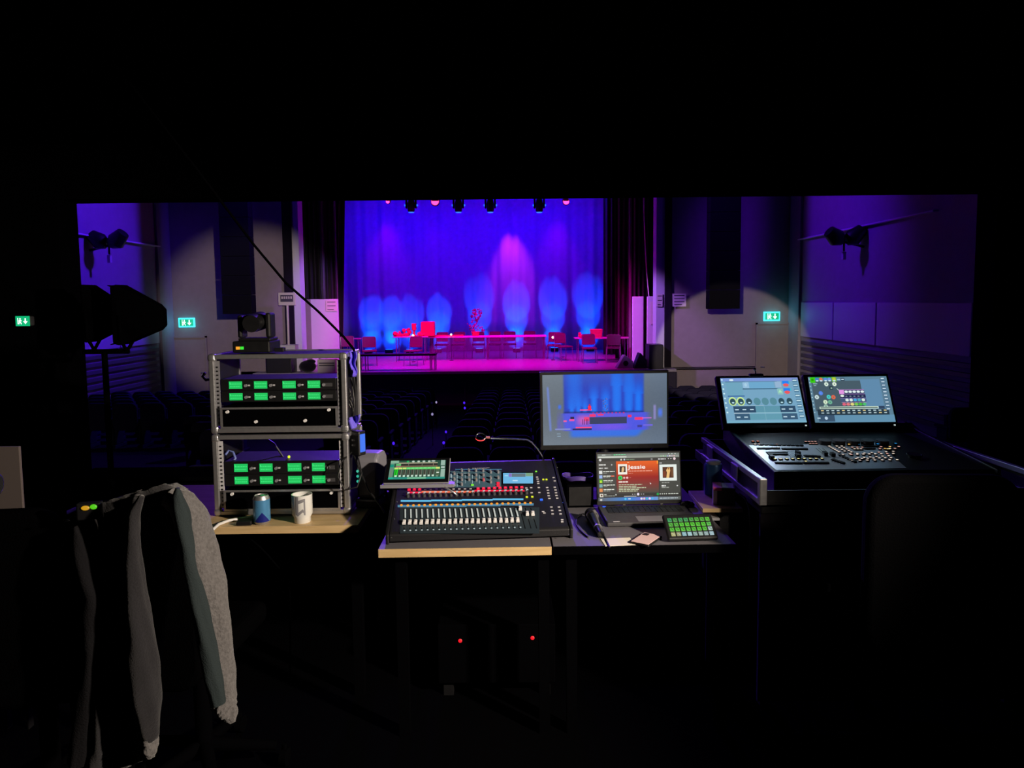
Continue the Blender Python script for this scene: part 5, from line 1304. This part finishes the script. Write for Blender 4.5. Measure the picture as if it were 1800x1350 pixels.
pp = [kx_(385, 345), kx_(1560, 325), kx_(1300, 96), kx_(640, 110), kx_(118, 118)]
m.add([(*q_, .0012) for q_ in pp], [tuple(range(5))]); m.build('fascia', silver, t)
def kobj(mesh, px, py):
    q_ = kx_(px, py); o = mesh.copy(); COL.objects.link(o); o.parent = t; o.matrix_local = Mk @ Matrix.Translation((q_[0], q_[1], .0015)); return o
def kproto(name, w_, d_, h_, mt, cap=None):
    m = MB(); m.box(-w_/2, w_/2, -d_/2, d_/2, 0, h_)
    if cap: m.box(-w_*.3, w_*.3, -d_*.3, d_*.3, h_, h_+.0006, 1)
    o = m.build(name, [mt, cap] if cap else mt, None); COL.objects.unlink(o); return o
kwh = glow('warm_white_key', (225, 205, 190), 1.1); kam = glow('amber_key', (240, 185, 90), 1.1); kor = glow('orange_key', (240, 120, 60), 1.1); kbl = glow('sky_blue_key', (40, 150, 225), 1.2); kpk = glow('rosy_key', (225, 165, 150), 1.1); kye = glow('cream_key', (235, 225, 150), 1.15)
PR = {n: kproto('lit_key', .0135, .0125, .004, M['black'], c) for n, c in (('w', kwh), ('a', kam), ('o', kor), ('b', kbl), ('p', kpk), ('y', kye))}
PR['d'] = kproto('dark_key', .016, .012, .005, M['black']); cnt = 0
keys = []
def krow(n, x0, y0, x1, y1, cols):
    for i in range(n):
        u = i/max(n-1, 1); keys.append((x0+(x1-x0)*u, y0+(y1-y0)*u, cols[i % len(cols)]))
krow(2, 172, 90, 216, 90, 'o'); krow(2, 192, 117, 232, 117, 'wp'); keys += [(340, 118, 'b'), (382, 118, 'o')]; krow(2, 360, 146, 402, 146, 'w')
krow(4, 650, 92, 736, 92, 'p'); krow(3, 690, 110, 745, 110, 'p')
krow(9, 372, 250, 795, 246, 'yyyyyyyyy'); krow(1, 650, 272, 650, 272, 'y'); keys += [(418, 250, 'w')]
krow(3, 1040, 118, 1122, 118, 'aab'); krow(3, 1300, 115, 1342, 115, 'bb'); keys += [(1462, 110, 'b')]
krow(6, 862, 135, 948, 186, 'w'); krow(4, 930, 135, 1000, 180, 'w'); krow(5, 975, 135, 1060, 188, 'w'); krow(3, 1070, 145, 1160, 145, 'p'); krow(3, 1090, 160, 1150, 160, 'w')
krow(3, 1330, 140, 1490, 138, 'pa'); krow(4, 1320, 158, 1455, 156, 'paw'); krow(2, 1390, 160, 1400, 160, 'y')
krow(8, 985, 210, 1440, 182, 'wwwwwpw'); krow(8, 1060, 210, 1440, 202, 'pwwwww'); krow(6, 1120, 242, 1400, 222, 'w'); krow(8, 1050, 250, 1420, 240, 'wwwwwww'); krow(9, 1070, 264, 1610, 256, 'wwwww'); krow(3, 1440, 243, 1500, 237, 'w')
krow(2, 910, 238, 952, 265, 'w')
for x, y, c in keys[:100]: kobj(PR[c], x, y)
dm = MB(); dkeys = []
for (n, x0, y0, x1, y1) in ((10, 250, 118, 610, 124), (9, 225, 152, 400, 152), (8, 450, 156, 650, 156), (6, 310, 190, 465, 190), (6, 325, 204, 470, 204), (5, 650, 220, 765, 224), (10, 390, 282, 600, 284), (10, 640, 282, 840, 282), (5, 900, 255, 985, 282), (6, 960, 215, 1090, 270), (4, 1180, 130, 1290, 132), (3, 1190, 152, 1260, 152)):
    for i in range(n): dkeys.append((x0+(x1-x0)*i/(n-1), y0+(y1-y0)*i/(n-1)))
for x, y in dkeys[:96]: kobj(PR['d'], x, y)
fp = kproto('fader_knob', .016, .026, .014, M['black'])
for x, y in ((340, 238), (578, 200), (578, 228), (822, 208), (890, 215)): kobj(fp, x, y)
sl = MB(); sl.M = Mk
for i in range(10):
    a_ = kx_(480+i*12, 170); b_ = kx_(520+i*12, 240); 
    sl.quad((b_[0]-.001, b_[1], .0016), (b_[0]+.001, b_[1], .0016), (a_[0]+.001, a_[1], .0016), (a_[0]-.001, a_[1], .0016))
for x in (740, 765, 800): 
    a_ = kx_(x, 145); b_ = kx_(x+85, 215); sl.quad((b_[0]-.0012, b_[1], .0016), (b_[0]+.0012, b_[1], .0016), (a_[0]+.0012, a_[1], .0016), (a_[0]-.0012, a_[1], .0016))
sl.build('fader_slots', M['screenblack'], t)
for x in (812, 938, 1068, 1195, 1330):
    q_ = kx_(x, 100); m = MB(); m.cyl((0, 0, 0), (0, 0, .018), .028, .026, n=32); m.cyl((0, 0, .018), (0, 0, .0185), .022, n=32)
    o = m.build('encoder_wheel', M['darkgrey'], t, smooth=40); o.matrix_local = Mk @ Matrix.Translation((q_[0], q_[1]-.01, .001))
q_ = kx_(1630, 225); m = MB(); m.tube([(.028*math.cos(a_), .028*math.sin(a_), .01) for a_ in [2*math.pi*j/24 for j in range(24)]], .003, 8, close=True); m.cyl((0, 0, 0), (0, 0, .012), .025, n=28)
o = m.build('trackball', M['blackgloss'], t, smooth=50); o.matrix_local = Mk @ Matrix.Translation((min(q_[0], kw-.04), q_[1], .001))
for x in (0, kw-.016): MB().prismx([(-.004, 0), (-.004, h0+.004), (kd, h1+.008), (kd+.14, h1+.03), (kd+.14, 0)], x-.006, x+.010).build('end_cheek', M['black'], t, bevel=.003)
# the two touchscreens: parts of the console
def kscreen(pxa, pya, pxb, pyb, pxt, pyt, pxtr, nm):
    y0 = KB+.03
    a_ = F(pxa, pya, y0); b_ = F(pxb, pyb, y0)
    W_ = b_.x-a_.x
    best = None
    for H100 in range(160, 300, 2):                  # height and lean that give the photographed outline
        for dg in range(0, 45):
            H_ = H100/1000; q_ = a_+Vector((0, math.sin(R(dg))*H_, math.cos(R(dg))*H_))
            v = q_-CAM; aa = math.pi/2-PITCH; lx = v.x; ly = v.y*math.cos(aa)+v.z*math.sin(aa); lz = -v.y*math.sin(aa)+v.z*math.cos(aa)
            xx, yy = lx/-lz, ly/-lz; c_, s_ = math.cos(-ROLL), math.sin(-ROLL); xx, yy = c_*xx-s_*yy, s_*xx+c_*yy
            e = abs(900+xx*FPX-pxt)+abs(675+SHY-yy*FPX-pyt)
            if best is None or e < best[0]: best = (e, H_, dg)
    e, H_, dg = best; print('screen', nm, best, W_)
    return a_, W_, H_, dg
A1, W1, H1, d1 = kscreen(1278, 744, 1418, 742, 1266, 665, 1408, 'a')
A2, W2, H2, d2 = kscreen(1433, 743, 1574, 741, 1420, 663, 1560, 'b')
def touch(A_, W_, H_, dg, label, draw):
    tm = thing('touch_monitor', label, 'monitor', A_, 0, 'touch monitors above the lighting console')
    Mq = frame((0, 0, 0), (1, 0, 0), (0, math.sin(R(dg)), math.cos(R(dg))))
    m = MB(); m.M = Mq; m.box(-.020, W_+.012, -.028, H_+.014, -.03, -.001); m.build('casing', M['black'], tm, bevel=.004)
    m = MB(); m.M = Mq; m.box(W_-.01, W_-.002, -.018, -.012, -.001, .0005); m.build('power_light', g_wh, tm)
    m = MB(); m.box(W_/2-.03, W_/2+.03, .05, .08, -(A_.z-zb_)-.0, .06); m.build('stand', M['black'], tm)
    s = Screen(W_, H_, 1800, 1006, M_=Mq @ Matrix.Translation((0, 0, .0008))); draw(s); s.mb.build('screen', M['scr'], tm)
    return tm
def draw_a(s):
    W, H = 1800, 1006
    s.rect(0, 0, W, H, (118, 165, 195)); s.hgrad(0, 0, W, 75, (120, 150, 215), (130, 150, 215)); s.rect(110, 95, 480, 420, (112, 165, 190)); s.rect(640, 95, 1220, 240, (110, 168, 205))
    s.rect(100, 78, 560, 92, (70, 105, 130)); s.rect(560, 78, 1300, 90, (85, 120, 150)); s.rect(480, 240, 1300, 262, (60, 95, 120)); s.rect(110, 400, 500, 422, (45, 85, 150)); s.rect(500, 88, 515, 240, (75, 110, 140))
    s.disc(250, 45, 50, 22, (220, 240, 245)); s.rect(500, 95, 640, 230, (150, 190, 220)); s.text('8', 540, 190, 90, (190, 225, 240)); s.rect(1250, 90, 1390, 225, (150, 180, 210)); s.rect(1270, 250, 1400, 385, (140, 190, 190)); s.poly([(1290, 340), (1335, 270), (1380, 340)], (170, 230, 190))
    for y in (75, 240):
        s.rect(1420, y, 1570, y+70, (40, 130, 240)); s.disc(1495, y+95, 66, 36, (235, 90, 95)); s.rect(1570, y, 1600, y+60, (80, 180, 200))
    for k in range(8):
        x = 205+k*186; lit = k < 2; dark = k in (0, 1, 2, 6, 7)
        if lit: s.disc(x, 530, 92, 98, (205, 240, 150))
        s.disc(x, 535, 68 if dark else 80, 72 if dark else 84, (48, 78, 92) if dark else (88, 140, 155), 24)
        if dark: s.disc(x+5, 560, 30, 16, (190, 230, 240), 10)
    s.rect(190, 622, 900, 632, (165, 190, 200)); s.rect(195, 640, 700, 780, (50, 78, 105)); s.rect(1260, 640, 1610, 780, (50, 78, 105)); s.rect(200, 805, 540, 940, (60, 92, 120)); s.rect(1270, 805, 1620, 940, (60, 92, 120))
    s.rect(700, 640, 1260, 780, (95, 150, 170)); s.rect(540, 810, 1270, 940, (98, 155, 175)); s.rect(895, 640, 903, 960, (135, 180, 195)); s.rect(190, 785, 1640, 797, (160, 205, 215)); s.rect(190, 788, 560, 800, (205, 210, 215))
    for x, y in ((270, 715), (440, 715), (610, 715), (1330, 712), (1500, 712), (280, 880), (450, 880), (1340, 880), (1510, 880)): s.rect(x-42, y-12, x+42, y+12, (200, 228, 240))
    for k in range(8): s.disc(30+k*2, 40+k*105, 22, 18, (200, 235, 240)); s.rect(1660, 30+k*115, 1770, 110+k*115, (80, 125, 155)); s.rect(1668, 55+k*115, 1762, 78+k*115, (205, 232, 240))
    s.rect(0, 965, W, H, (120, 175, 200))
def draw_b(s):
    W, H = 1800, 1006
    s.rect(0, 0, W, H, (92, 128, 150)); s.rect(60, 90, 1230, 760, (72, 92, 104)); s.rect(1180, 60, 1620, 720, (96, 138, 172)); s.rect(60, 0, 560, 20, (30, 150, 60))
    s.rect(40, 10, 155, 130, (60, 205, 20)); s.rect(70, 40, 120, 90, (40, 150, 10)); s.rect(560-20, 5, 640, 110, (120, 190, 40))
    for x, c in ((200, (60, 130, 200)), (290, (225, 120, 80)), (395, (80, 140, 220)), (485, (110, 150, 230)), (590, (190, 200, 60))): s.disc(x, 60, 40, 44, c); s.disc(x, 88, 32, 16, (200, 225, 235))
    s.rect(660, 50, 730, 80, (160, 195, 215)); s.rect(740, 30, 830, 90, (50, 70, 90)); s.rect(755, 50, 815, 72, (200, 225, 240))
    for x, y, c in ((395, 165, (215, 235, 220)), (580, 165, (225, 240, 220)), (235, 365, (85, 130, 230)), (130, 450, (205, 225, 225)), (400, 450, (70, 205, 200)), (505, 455, (225, 105, 75)), (305, 560, (210, 230, 200)), (410, 565, (110, 180, 150)), (300, 655, (150, 185, 170))):
        s.disc(x, y, 48, 46, c, 20); s.disc(x, y, 14, 13, (80, 110, 110) if y != 365 else (110, 150, 240), 10)
    s.rect(450, 215, 530, 285, (35, 55, 60)); s.disc(495, 255, 22, 14, (170, 200, 190)); s.rect(90, 140, 190, 165, (130, 160, 170)); s.rect(100, 185, 160, 200, (150, 180, 190)); s.poly([(610, 265), (622, 262), (690, 330), (675, 335)], (225, 240, 235))
    s.rect(655, 290, 1230, 300, (185, 130, 205)); s.rect(655, 300, 765, 385, (225, 150, 225)); s.rect(765, 300, 1230, 385, (70, 78, 110))
    for k in range(5): s.disc(815+k*92, 340, 40, 26, (225, 240, 240), 12)
    s.rect(655, 388, 1230, 396, (185, 130, 205)); s.rect(660, 396, 1240, 475, (36, 42, 78)); s.disc(710, 430, 44, 26, (220, 235, 225))
    for k in range(5): s.disc(800+k*92, 440, 26, 12, (130, 145, 160), 10)
    s.rect(660, 478, 1240, 486, (150, 130, 200)); s.rect(660, 486, 1240, 565, (70, 85, 125))
    for k, c in enumerate([(70, 90, 120), (220, 235, 230), (220, 235, 230), (70, 170, 220), (80, 170, 190), (215, 235, 220)]): s.disc(710+k*92, 522, 40, 30, c, 14)
    s.rect(700-30, 570, 1240, 577, (190, 150, 190))
    for k, c in enumerate([(225, 100, 125), (225, 120, 125), (225, 215, 130), (120, 200, 80), (70, 185, 60), (80, 190, 110)]): s.disc(720+k*92, 615, 42, 32, c, 14)
    s.rect(150, 665, 1480, 715, (200, 222, 205)); s.rect(170, 680, 1460, 700, (40, 62, 70)); s.rect(1490, 660, 1620, 720, (50, 68, 95)); s.rect(90, 725, 1700, 850, (40, 58, 72))
    for r_ in range(2):
        for k in range(13): s.rect(170+k*118, 742+r_*52, 232+k*118, 762+r_*52, (185, 210, 215) if (k+r_) % 4 else (225, 205, 140))
    s.rect(90, 850, 1800, H, (98, 145, 175)); s.rect(90, 850, 450, 990, (60, 85, 110)); s.disc(260, 915, 36, 34, (190, 215, 235)); s.rect(60, 900, 130, 930, (170, 200, 215))
    for k in range(10): s.rect(1640, 25+k*75, 1740, 80+k*75, (70, 100, 130)); s.rect(1655, 40+k*75, 1730, 62+k*75, (205, 228, 240)); s.disc(20, 50+k*82, 14, 12, (180, 210, 220), 8)
touch(A1, W1, H1, d1, 'left of the two touch monitors, showing dials on pale blue', draw_a)
touch(A2, W2, H2, d2, 'right of the two touch monitors, showing rows of coloured icons', draw_b)
# small webcam clipped on the left touchscreen
p = F(1328, 657, KB+.10)
t = thing('gooseneck_lamp', 'tiny chrome lamp clipped to the top of the left touch monitor', 'lamp', p)
MB().box(-.03, .035, -.012, .01, -.012, .0).build('clip', M['black'], t, bevel=.002)
MB().sphere((-.004, 0, .022), .007, n=12).build('bulb', M['chrome'], t, smooth=80)
spot('fascia_fill_light', p+Vector((-.004, -.02, .03)), (1.33, 2.98, .95), (.72, .86, 1.0), 5.0, 95, .9, .008)  # spot added to brighten the fascia, which the screens light
m = MB(); m.tube([(0, 0, 0), (.0, 0, .010), (-.004, 0, .018)], .003, 8); m.build('stem', M['chrome'], t, smooth=60)

# ================================================================== SHELF with boxes between desks
p = G(1262, 872, .80)
m = MB(); m.box(-.09, .085, -.10, .13, -.018, 0)
t = thing('side_shelf', 'narrow light wood shelf between laptop desk and lighting console', 'shelf', (.845, 2.90, .79), R(-2))
MB().box(-.088, .07, -.13, .14, -.016, 0).build('board', M['beech'], t, bevel=.001)
for sy in (-.1, .1): MB().box(-.015, .06, sy-.008, sy+.008, -.79, -.016).build('leg', M['blackmetal'], t)
tag(MB().box(-.045, .045, -.13, .1, 0, .010).build('white_board_strip', M['palegrey'], loc=(.775, 2.90, DZ+.001), rotz=R(0), bevel=.001), 'pale board strip on the laptop desk below the side shelf', 'board')
p = G(1274, 862, .79)
t = thing('carton', 'small dark carton with white and pink end on the side shelf', 'box', (.862, 2.86, .79), R(-14))
MB().box(-.042, .042, -.045, .045, 0, .07).build('body', mat('dark_carton', (.06, .055, .07), .6), t, bevel=.001)
MB().box(-.0435, -.042, -.045, .045, 0, .07).build('white_end', M['white'], t); 
MB().box(-.042, -.028, -.0455, -.045, .0, .07).build('white_edge', M['white'], t); MB().box(-.0435, -.010, -.046, .045, .058, .0712).build('pink_flap', mat('hot_pink_print', (.8, .12, .32), .6), t)
MB().box(-.008, .036, -.038, .038, .0702, .0712).build('label', M['palegrey'], t)
t = thing('blue_bottle', 'stubby blue tin standing behind the small carton', 'tin', (.853, 2.985, .79), 0)
m = MB(); m.lathe([(.001, 0), (.036, 0), (.037, .01), (.037, .125), (.034, .132), (.001, .132)], n=32); m.build('body', mat('deep_blue_tin', (.05, .16, .38), .35, metal=.3), t, smooth=40)
m = MB(); m.lathe([(.001, .132), (.030, .132), (.031, .142), (.024, .146), (.001, .146)], n=24); m.build('lid', M['palegrey'], t, smooth=40)
m = MB(); m.tube([F(1300, 868, 2.84), F(1310, 876, 2.80), F(1317, 895, 2.76), F(1319, 930, 2.74), F(1318, 975, 2.74), F(1316, 1060, 2.75)], .0032, 8)
tag(m.build('hanging_cable', M['grey'], smooth=60), 'thin grey cable hanging down right of the laptop desk', 'cable')

# ================================================================== CHAIRS
def office_chair(loc, yaw, label, top, bw, fab, arms=True):
    t = thing('office_chair', label, 'chair', loc, yaw, 'black office chairs in the booth')
    bh = .56
    m = MB()
    def fn(u, v): return (0, 0, 0)
    m.M = Matrix.Translation((0, 0, top-bh/2)); m.prism(rrect(bw, bh, .09, 7), -.03, .03)
    m.build('backrest', fab, t, bevel=.02, seg=3, smooth=60)
    MB().box(-bw/2+.02, bw/2-.02, .06, .50, .46, .54).build('seat', fab, t, bevel=.03, seg=3)
    m = MB(); m.tube([(0, .0, top-bh+.1), (0, -.01, .6), (0, .12, .45), (0, .28, .44)], .022, 10); m.build('back_bracket', M['voidblack'], t, smooth=60)
    m = MB(); m.cyl((0, .28, .10), (0, .28, .46), .028); m.build('gas_column', M['voidblack'], t, smooth=40)
    for k in range(5):
        a_ = 2*math.pi*k/5+.3; e_ = (.26*math.cos(a_), .28+.26*math.sin(a_))
        m = MB(); m.tube([(0, .28, .12), (e_[0]*.9, .28+(e_[1]-.28)*.9, .075)], [.026, .016], 10); l_ = m.build('base_leg', M['voidblack'], t, smooth=40)
        m = MB(); m.cyl((e_[0]-.012, e_[1], .03), (e_[0]+.012, e_[1], .03), .03); m.cyl((e_[0], e_[1], .04), (e_[0], e_[1], .075), .008); m.build('castor', M['voidblack'], l_, smooth=40)
    for sx in ((-1, 1) if arms else ()):
        m = MB(); m.tube([(sx*(bw/2), .30, .50), (sx*(bw/2+.05), .30, .56), (sx*(bw/2+.05), .26, .68), (sx*(bw/2+.05), .10, .70)], .014, 8); m.box(sx*(bw/2+.05)-.03, sx*(bw/2+.05)+.03, .06, .34, .69, .72); m.build('armrest', M['voidblack'], t, bevel=.005)
    return t
pc_ = F(1520, 835, 2.1)
fabg = mat('charcoal_chair_mesh', (.0013, .0013, .0016), .95, bump=.3, scale=200, spec=.02)
office_chair((pc_.x+.235, 2.1, 0), R(-4), 'dark office chair with rounded back before the lighting console', pc_.z, .45, fabg)
pl_ = F(60, 884, 1.9)
office_chair((pl_.x-.16, 1.9, 0), R(6), 'dark office chair at the far left edge, seen from behind', pl_.z-.02, .46, mat('black_chair_fabric', (.0012, .0012, .0014), .95, bump=.3, scale=200, spec=.0), False)
ph_ = F(245, 870, 1.97)
office_chair((F(225, 880, 1.97).x, 2.05, 0), R(-4), 'dark office chair hidden under the grey hooded jacket', F(235, 885, 1.97).z-.03, .34, mat('black_chair_fabric', (.0012, .0012, .0014), .95, bump=.3, scale=200, spec=.0), False)
# paper and headphones over the left chair
pA = F(-30, 895, 2.6); pB = F(33, 785, 2.6)
t = thing('paper_sheet', 'beige sheet standing up behind the far left chair', 'paper', (pA.x, 2.6, 0))
m = MB(); hz = pB.z; wd = pB.x-pA.x
m.box(0, wd, 0, .012, pA.z-.1, hz); m.build('sheet', M['cardboard'], t, bevel=.002)
m = MB(); m.box(wd*.15, wd*.18, .012, .04, 0, hz-.05); m.box(wd*.7, wd*.73, .012, .04, 0, hz-.05); m.build('easel_leg', M['black'], t)
p = F(5, 868, 2.15)
m = MB(); m.sphere((0, 0, 0), .055, n=18, sc=(1, .45, 1.1)); 
t = thing('headphones', 'black headphones hung over the back of the far left chair', 'headphones', (p.x, 2.0, pl_.z-.005))
m = MB(); m.tube([(.075*math.cos(a_), .0, .06+.085*math.sin(a_)) for a_ in [R(-10+200*k/16) for k in range(17)]], .010, 8); m.build('headband', M['black'], t, smooth=60)
for sx in (-1, 1):
    m = MB(); m.cyl((sx*.060, 0, .03), (sx*.092, 0, .03), .042, .036, n=24); m.build('ear_cup', M['black'], t, bevel=.006)

# ================================================================== JACKET over the chair back
JD = 1.90
jk = thing('hooded_jacket', 'grey fleece jacket draped over an office chair, sleeves hanging', 'jacket', (F(235, 870, JD).x, JD, 0))
jl = jk.location.copy()
topl = [(118, 900), (150, 886), (195, 880), (240, 866), (285, 854), (310, 850), (330, 862)]
def interp(tab, u):
    n = len(tab)-1; k = min(int(u*n), n-1); f_ = u*n-k; return [a_+(b_-a_)*f_ for a_, b_ in zip(tab[k], tab[k+1])]
lft = [(112, 905), (116, 1000), (118, 1100), (122, 1200), (130, 1300), (140, 1380)]
rgt = [(322, 862), (318, 930), (300, 1010), (290, 1090), (282, 1180), (270, 1330)]
def body(u, v):                                      # v: 0 top, 1 hem
    tx, ty = interp(topl, u); lx, ly = interp(lft, v); rx, ry = interp(rgt, v)
    x = lx+(rx-lx)*u; y = ly+(ry-ly)*u
    k = (1-v)**6; x = x*(1-k)+tx*k; y = y*(1-k)+ty*k if v < .5 else y
    fold = .030*math.sin(u*9.0+v*1.5)+.014*math.sin(u*21+v*4+1)+.008*math.sin(u*37-v*7)
    d = JD+.03+fold*.5*min(1, .25+v*1.3)-.04*v+.10*max(0, (.06-v)/.06)
    def rid(cx, wd): return math.exp(-((x-cx)/wd)**2)
    d -= .075*rid(interp([(240, 0), (238, 0), (240, 0), (250, 0), (258, 0), (262, 0)], v)[0], 22)+.07*rid(interp([(150, 0), (160, 0), (172, 0), (172, 0), (166, 0), (158, 0)], v)[0], 20)*min(1, v*8)
    p_ = F(x, y, d); return p_-jl
m = MB(); m.grid(body, 80, 70); m.build('body', M['fleece'], jk, smooth=80, solid=.008)
# front half falling over the far side of the chair back
def back(u, v):
    tx, ty = interp(topl, u); p_ = F(tx, ty, JD+.12); return Vector((p_.x, JD+.12+.03*v+.02*math.sin(u*11), p_.z-.55*v))-jl
m = MB(); m.grid(back, 40, 20); m.build('lining', M['jersey'], jk, smooth=80, solid=.006)
def sleeve(name, tab, dep, mt, lobes, par=jk, n=28, squash=.8):
    # tab: (px, py, radius px)
    pts = []; rs = []; K = 40
    for i in range(K+1):
        x, y, r_ = interp(tab, i/K); p_ = F(x, y, dep)-jl; pts.append(p_); rs.append(r_/FPX*dep)
    def sq(u, th): return (1+.10*math.sin(lobes*th+u*5)+.05*math.sin(5*th-u*17)+.035*math.sin(u*46+2*th))*(1-.2*abs(math.sin(th)))
    m = MB(); m.tube(pts, rs, n, sq=sq); return m.build(name, mt, par, smooth=80)
fl2 = mat('lit_grey_teddy_fleece', (.105, .10, .10), 1, bump=.6, scale=120, var=.5, spec=.1, sheen=.3)  # lit copy of the jacket fleece, lamp light put into the colour
sleeve('sleeve', [(296, 872, 22), (318, 885, 30), (338, 920, 34), (352, 970, 36), (364, 1030, 36), (376, 1100, 35), (386, 1170, 32), (394, 1225, 28), (398, 1245, 24)], JD-.035, fl2, 3)
sleeve('sleeve_inner_lobe', [(312, 858, 5), (312, 872, 12), (320, 905, 18), (328, 950, 17), (340, 1010, 16), (352, 1070, 18), (364, 1130, 18), (374, 1190, 18), (384, 1236, 16)], JD-.085, M['jersey'], 2)  # inner lobe of the sleeve, its dim teal light in the colour
sleeve('cuff', [(374, 1240, 12), (392, 1240, 21), (403, 1252, 20), (408, 1268, 9)], JD-.07, fl2, 3)
sleeve('sleeve', [(250, 872, 6), (236, 900, 14), (234, 940, 15), (236, 990, 17), (241, 1060, 22), (248, 1120, 27), (254, 1180, 29), (258, 1240, 27), (262, 1290, 20), (264, 1300, 16)], JD-.09, M['fleece'], 2)
sleeve('cuff', [(262, 1288, 15), (264, 1302, 17), (264, 1320, 14), (262, 1332, 6)], JD-.09, fl2, 3)
sleeve('fold', [(132, 925, 5), (138, 945, 13), (148, 985, 20), (168, 1040, 26), (171, 1085, 27), (170, 1140, 25), (160, 1210, 24), (146, 1290, 22), (136, 1340, 20)], JD-.055, mat('deep_shade_fleece', (.006, .0058, .007), 1, bump=.35, scale=220, spec=.1), 2)  # darkest copy of the fleece, the fold's shade put into the colour
sleeve('hood', [(165, 896, 10), (200, 890, 18), (245, 880, 22), (290, 868, 20), (312, 866, 10)], JD+.0, M['fleece'], 2)
# radio pack with a yellow-green light beside the jacket
p = F(158, 893, 1.86)
t = thing('radio_pack', 'small belt pack with glowing yellow-green light on the jacket shoulder', 'radio pack', p, R(10))
MB().box(-.03, .03, -.012, .012, -.03, .016).build('body', M['black'], t, bevel=.004)
MB().sphere((-.006, -.013, .004), .009, n=12, sc=(1.2, .5, .7)).build('status_light', glow('amber_glow', (220, 160, 20), .8), t, smooth=80)
MB().sphere((.014, -.013, .006), .007, n=12, sc=(1.3, .5, 1)).build('status_light', glow('lime_glow', (90, 220, 20), .8), t, smooth=80)
tag(MB().sphere((0, 0, 0), .005, n=8, sc=(2, .6, .8)).build('metal_snap', M['chrome'], loc=F(117, 915, 1.84), smooth=60), 'small metal snap between the far left chair and the jacket', 'snap')

# ================================================================== under the desk
p = F(809, 1126, 2.80); p2 = F(936, 1121, 2.80)
t = thing('power_amplifier', 'black amplifier with two small red lights under the mixer desk', 'amplifier', ((p.x+p2.x)/2, 2.80, 0))
zc_ = (p.z+p2.z)/2
MB().box(-.24, .24, 0, .30,   .06, zc_+.06).build('body', M['voidblack'], t, bevel=.004)
for sx in (-.2, .2): MB().box(sx-.02, sx+.02, .02, .28, 0, .06).build('foot', M['black'], t)
gr_ = glow('red_led', (225, 10, 30), 1.2)
for q_ in (p, p2): MB().sphere((q_.x-(p.x+p2.x)/2, -.002, q_.z), .0085, n=12, sc=(1, .4, 1)).build('red_light', gr_, t, smooth=80)
m = MB(); m.tube([F(438, 945, 2.85), F(455, 960, 2.86), F(470, 975, 2.87), F(490, 998, 2.88), F(510, 1040, 2.9), F(512, 1400, 3.0)], .0035, 8)
tag(m.build('dangling_cable', M['voidblack'], smooth=60), 'thin cable dangling under the beech equipment desk', 'cable')

# ================================================================== two stage lanterns on a stand at the left of the opening
LD = 4.05
t = thing('lantern_stand', 'black lighting stand carrying two lanterns left of the rack cases', 'light stand', (F(183, 610, LD).x, LD, 0))
bz = F(183, 618, LD).z
MB().cyl((0, 0, .25), (0, 0, bz), .016, n=14).build('pole', M['voidblack'], t, smooth=50)
m = MB(); m.cyl((-.12, 0, bz), (.14, 0, bz), .014, n=12); m.build('cross_bar', M['voidblack'], t, smooth=50)
for k in range(3):
    a_ = 2*math.pi*k/3+.4; m = MB(); m.tube([(0, 0, .5), (.32*math.cos(a_), .32*math.sin(a_), .012)], .011, 8); m.build('leg', M['voidblack'], t, smooth=50)
def lantern(pl, pr, ptl, pbl, ptr, pbr, D, label, px_y):
    A_ = F(pl, (ptl+pbl)/2, D); B_ = F(pr, (ptr+pbr)/2, D)
    hl = (F(pl, ptl, D).z-F(pl, pbl, D).z)/2; hr = (F(pr, ptr, D).z-F(pr, pbr, D).z)/2
    o = thing('stage_lantern', label, 'stage light', A_, 0, 'black lanterns on the stand'); L = B_.x-A_.x; dz_ = B_.z-A_.z
    m = MB()
    def ring(x, h, cz, d_): return [(x, -d_, cz-h), (x, d_, cz-h), (x, d_, cz+h), (x, -d_, cz+h)]
    pts = ring(0, hl*.96, 0, hl*.4)+ring(L*.12, hl, 0, hl*.42)+ring(L*.9, hr*1.25, dz_*.9, hr*.7)+ring(L, hr*.8, dz_, hr*.6)
    fs = [(0, 1, 2, 3), (15, 14, 13, 12)]
    for k in range(3):
        for j in range(4): fs.append((k*4+j, k*4+4+j, k*4+4+(j+1) % 4, k*4+(j+1) % 4))
    m.add(pts, fs); m.build('housing', M['voidblack'], o, bevel=.012)
    m = MB()
    for sg in (-1, 1):
        m.add([(0, -hl*.35, sg*hl*.94), (0, hl*.35, sg*hl*.94), (-.012, hl*.38, sg*hl*.98), (-.012, -hl*.38, sg*hl*.98)], [(0, 1, 2, 3)])
    m.build('barn_door', M['voidblack'], o, solid=.003)
    m = MB(); m.tube([(L*.2, -hl*.45, 0), (L*.2, -hl*.45, -hl*.8), (L*.16, 0, -(A_.z-bz)+.0), (L*.2, hl*.45, -hl*.8), (L*.2, hl*.45, 0)], .010, 8); m.build('yoke', M['voidblack'], o, smooth=50)
    return o
lantern(206, 290, 501, 606, 540, 576, LD-.0, 'right black stage lantern of the pair, tapering towards the rack cases', 612)
lantern(154, 204, 500, 602, 531, 578, LD+.14, 'left black stage lantern of the pair, partly past the opening edge', 612)
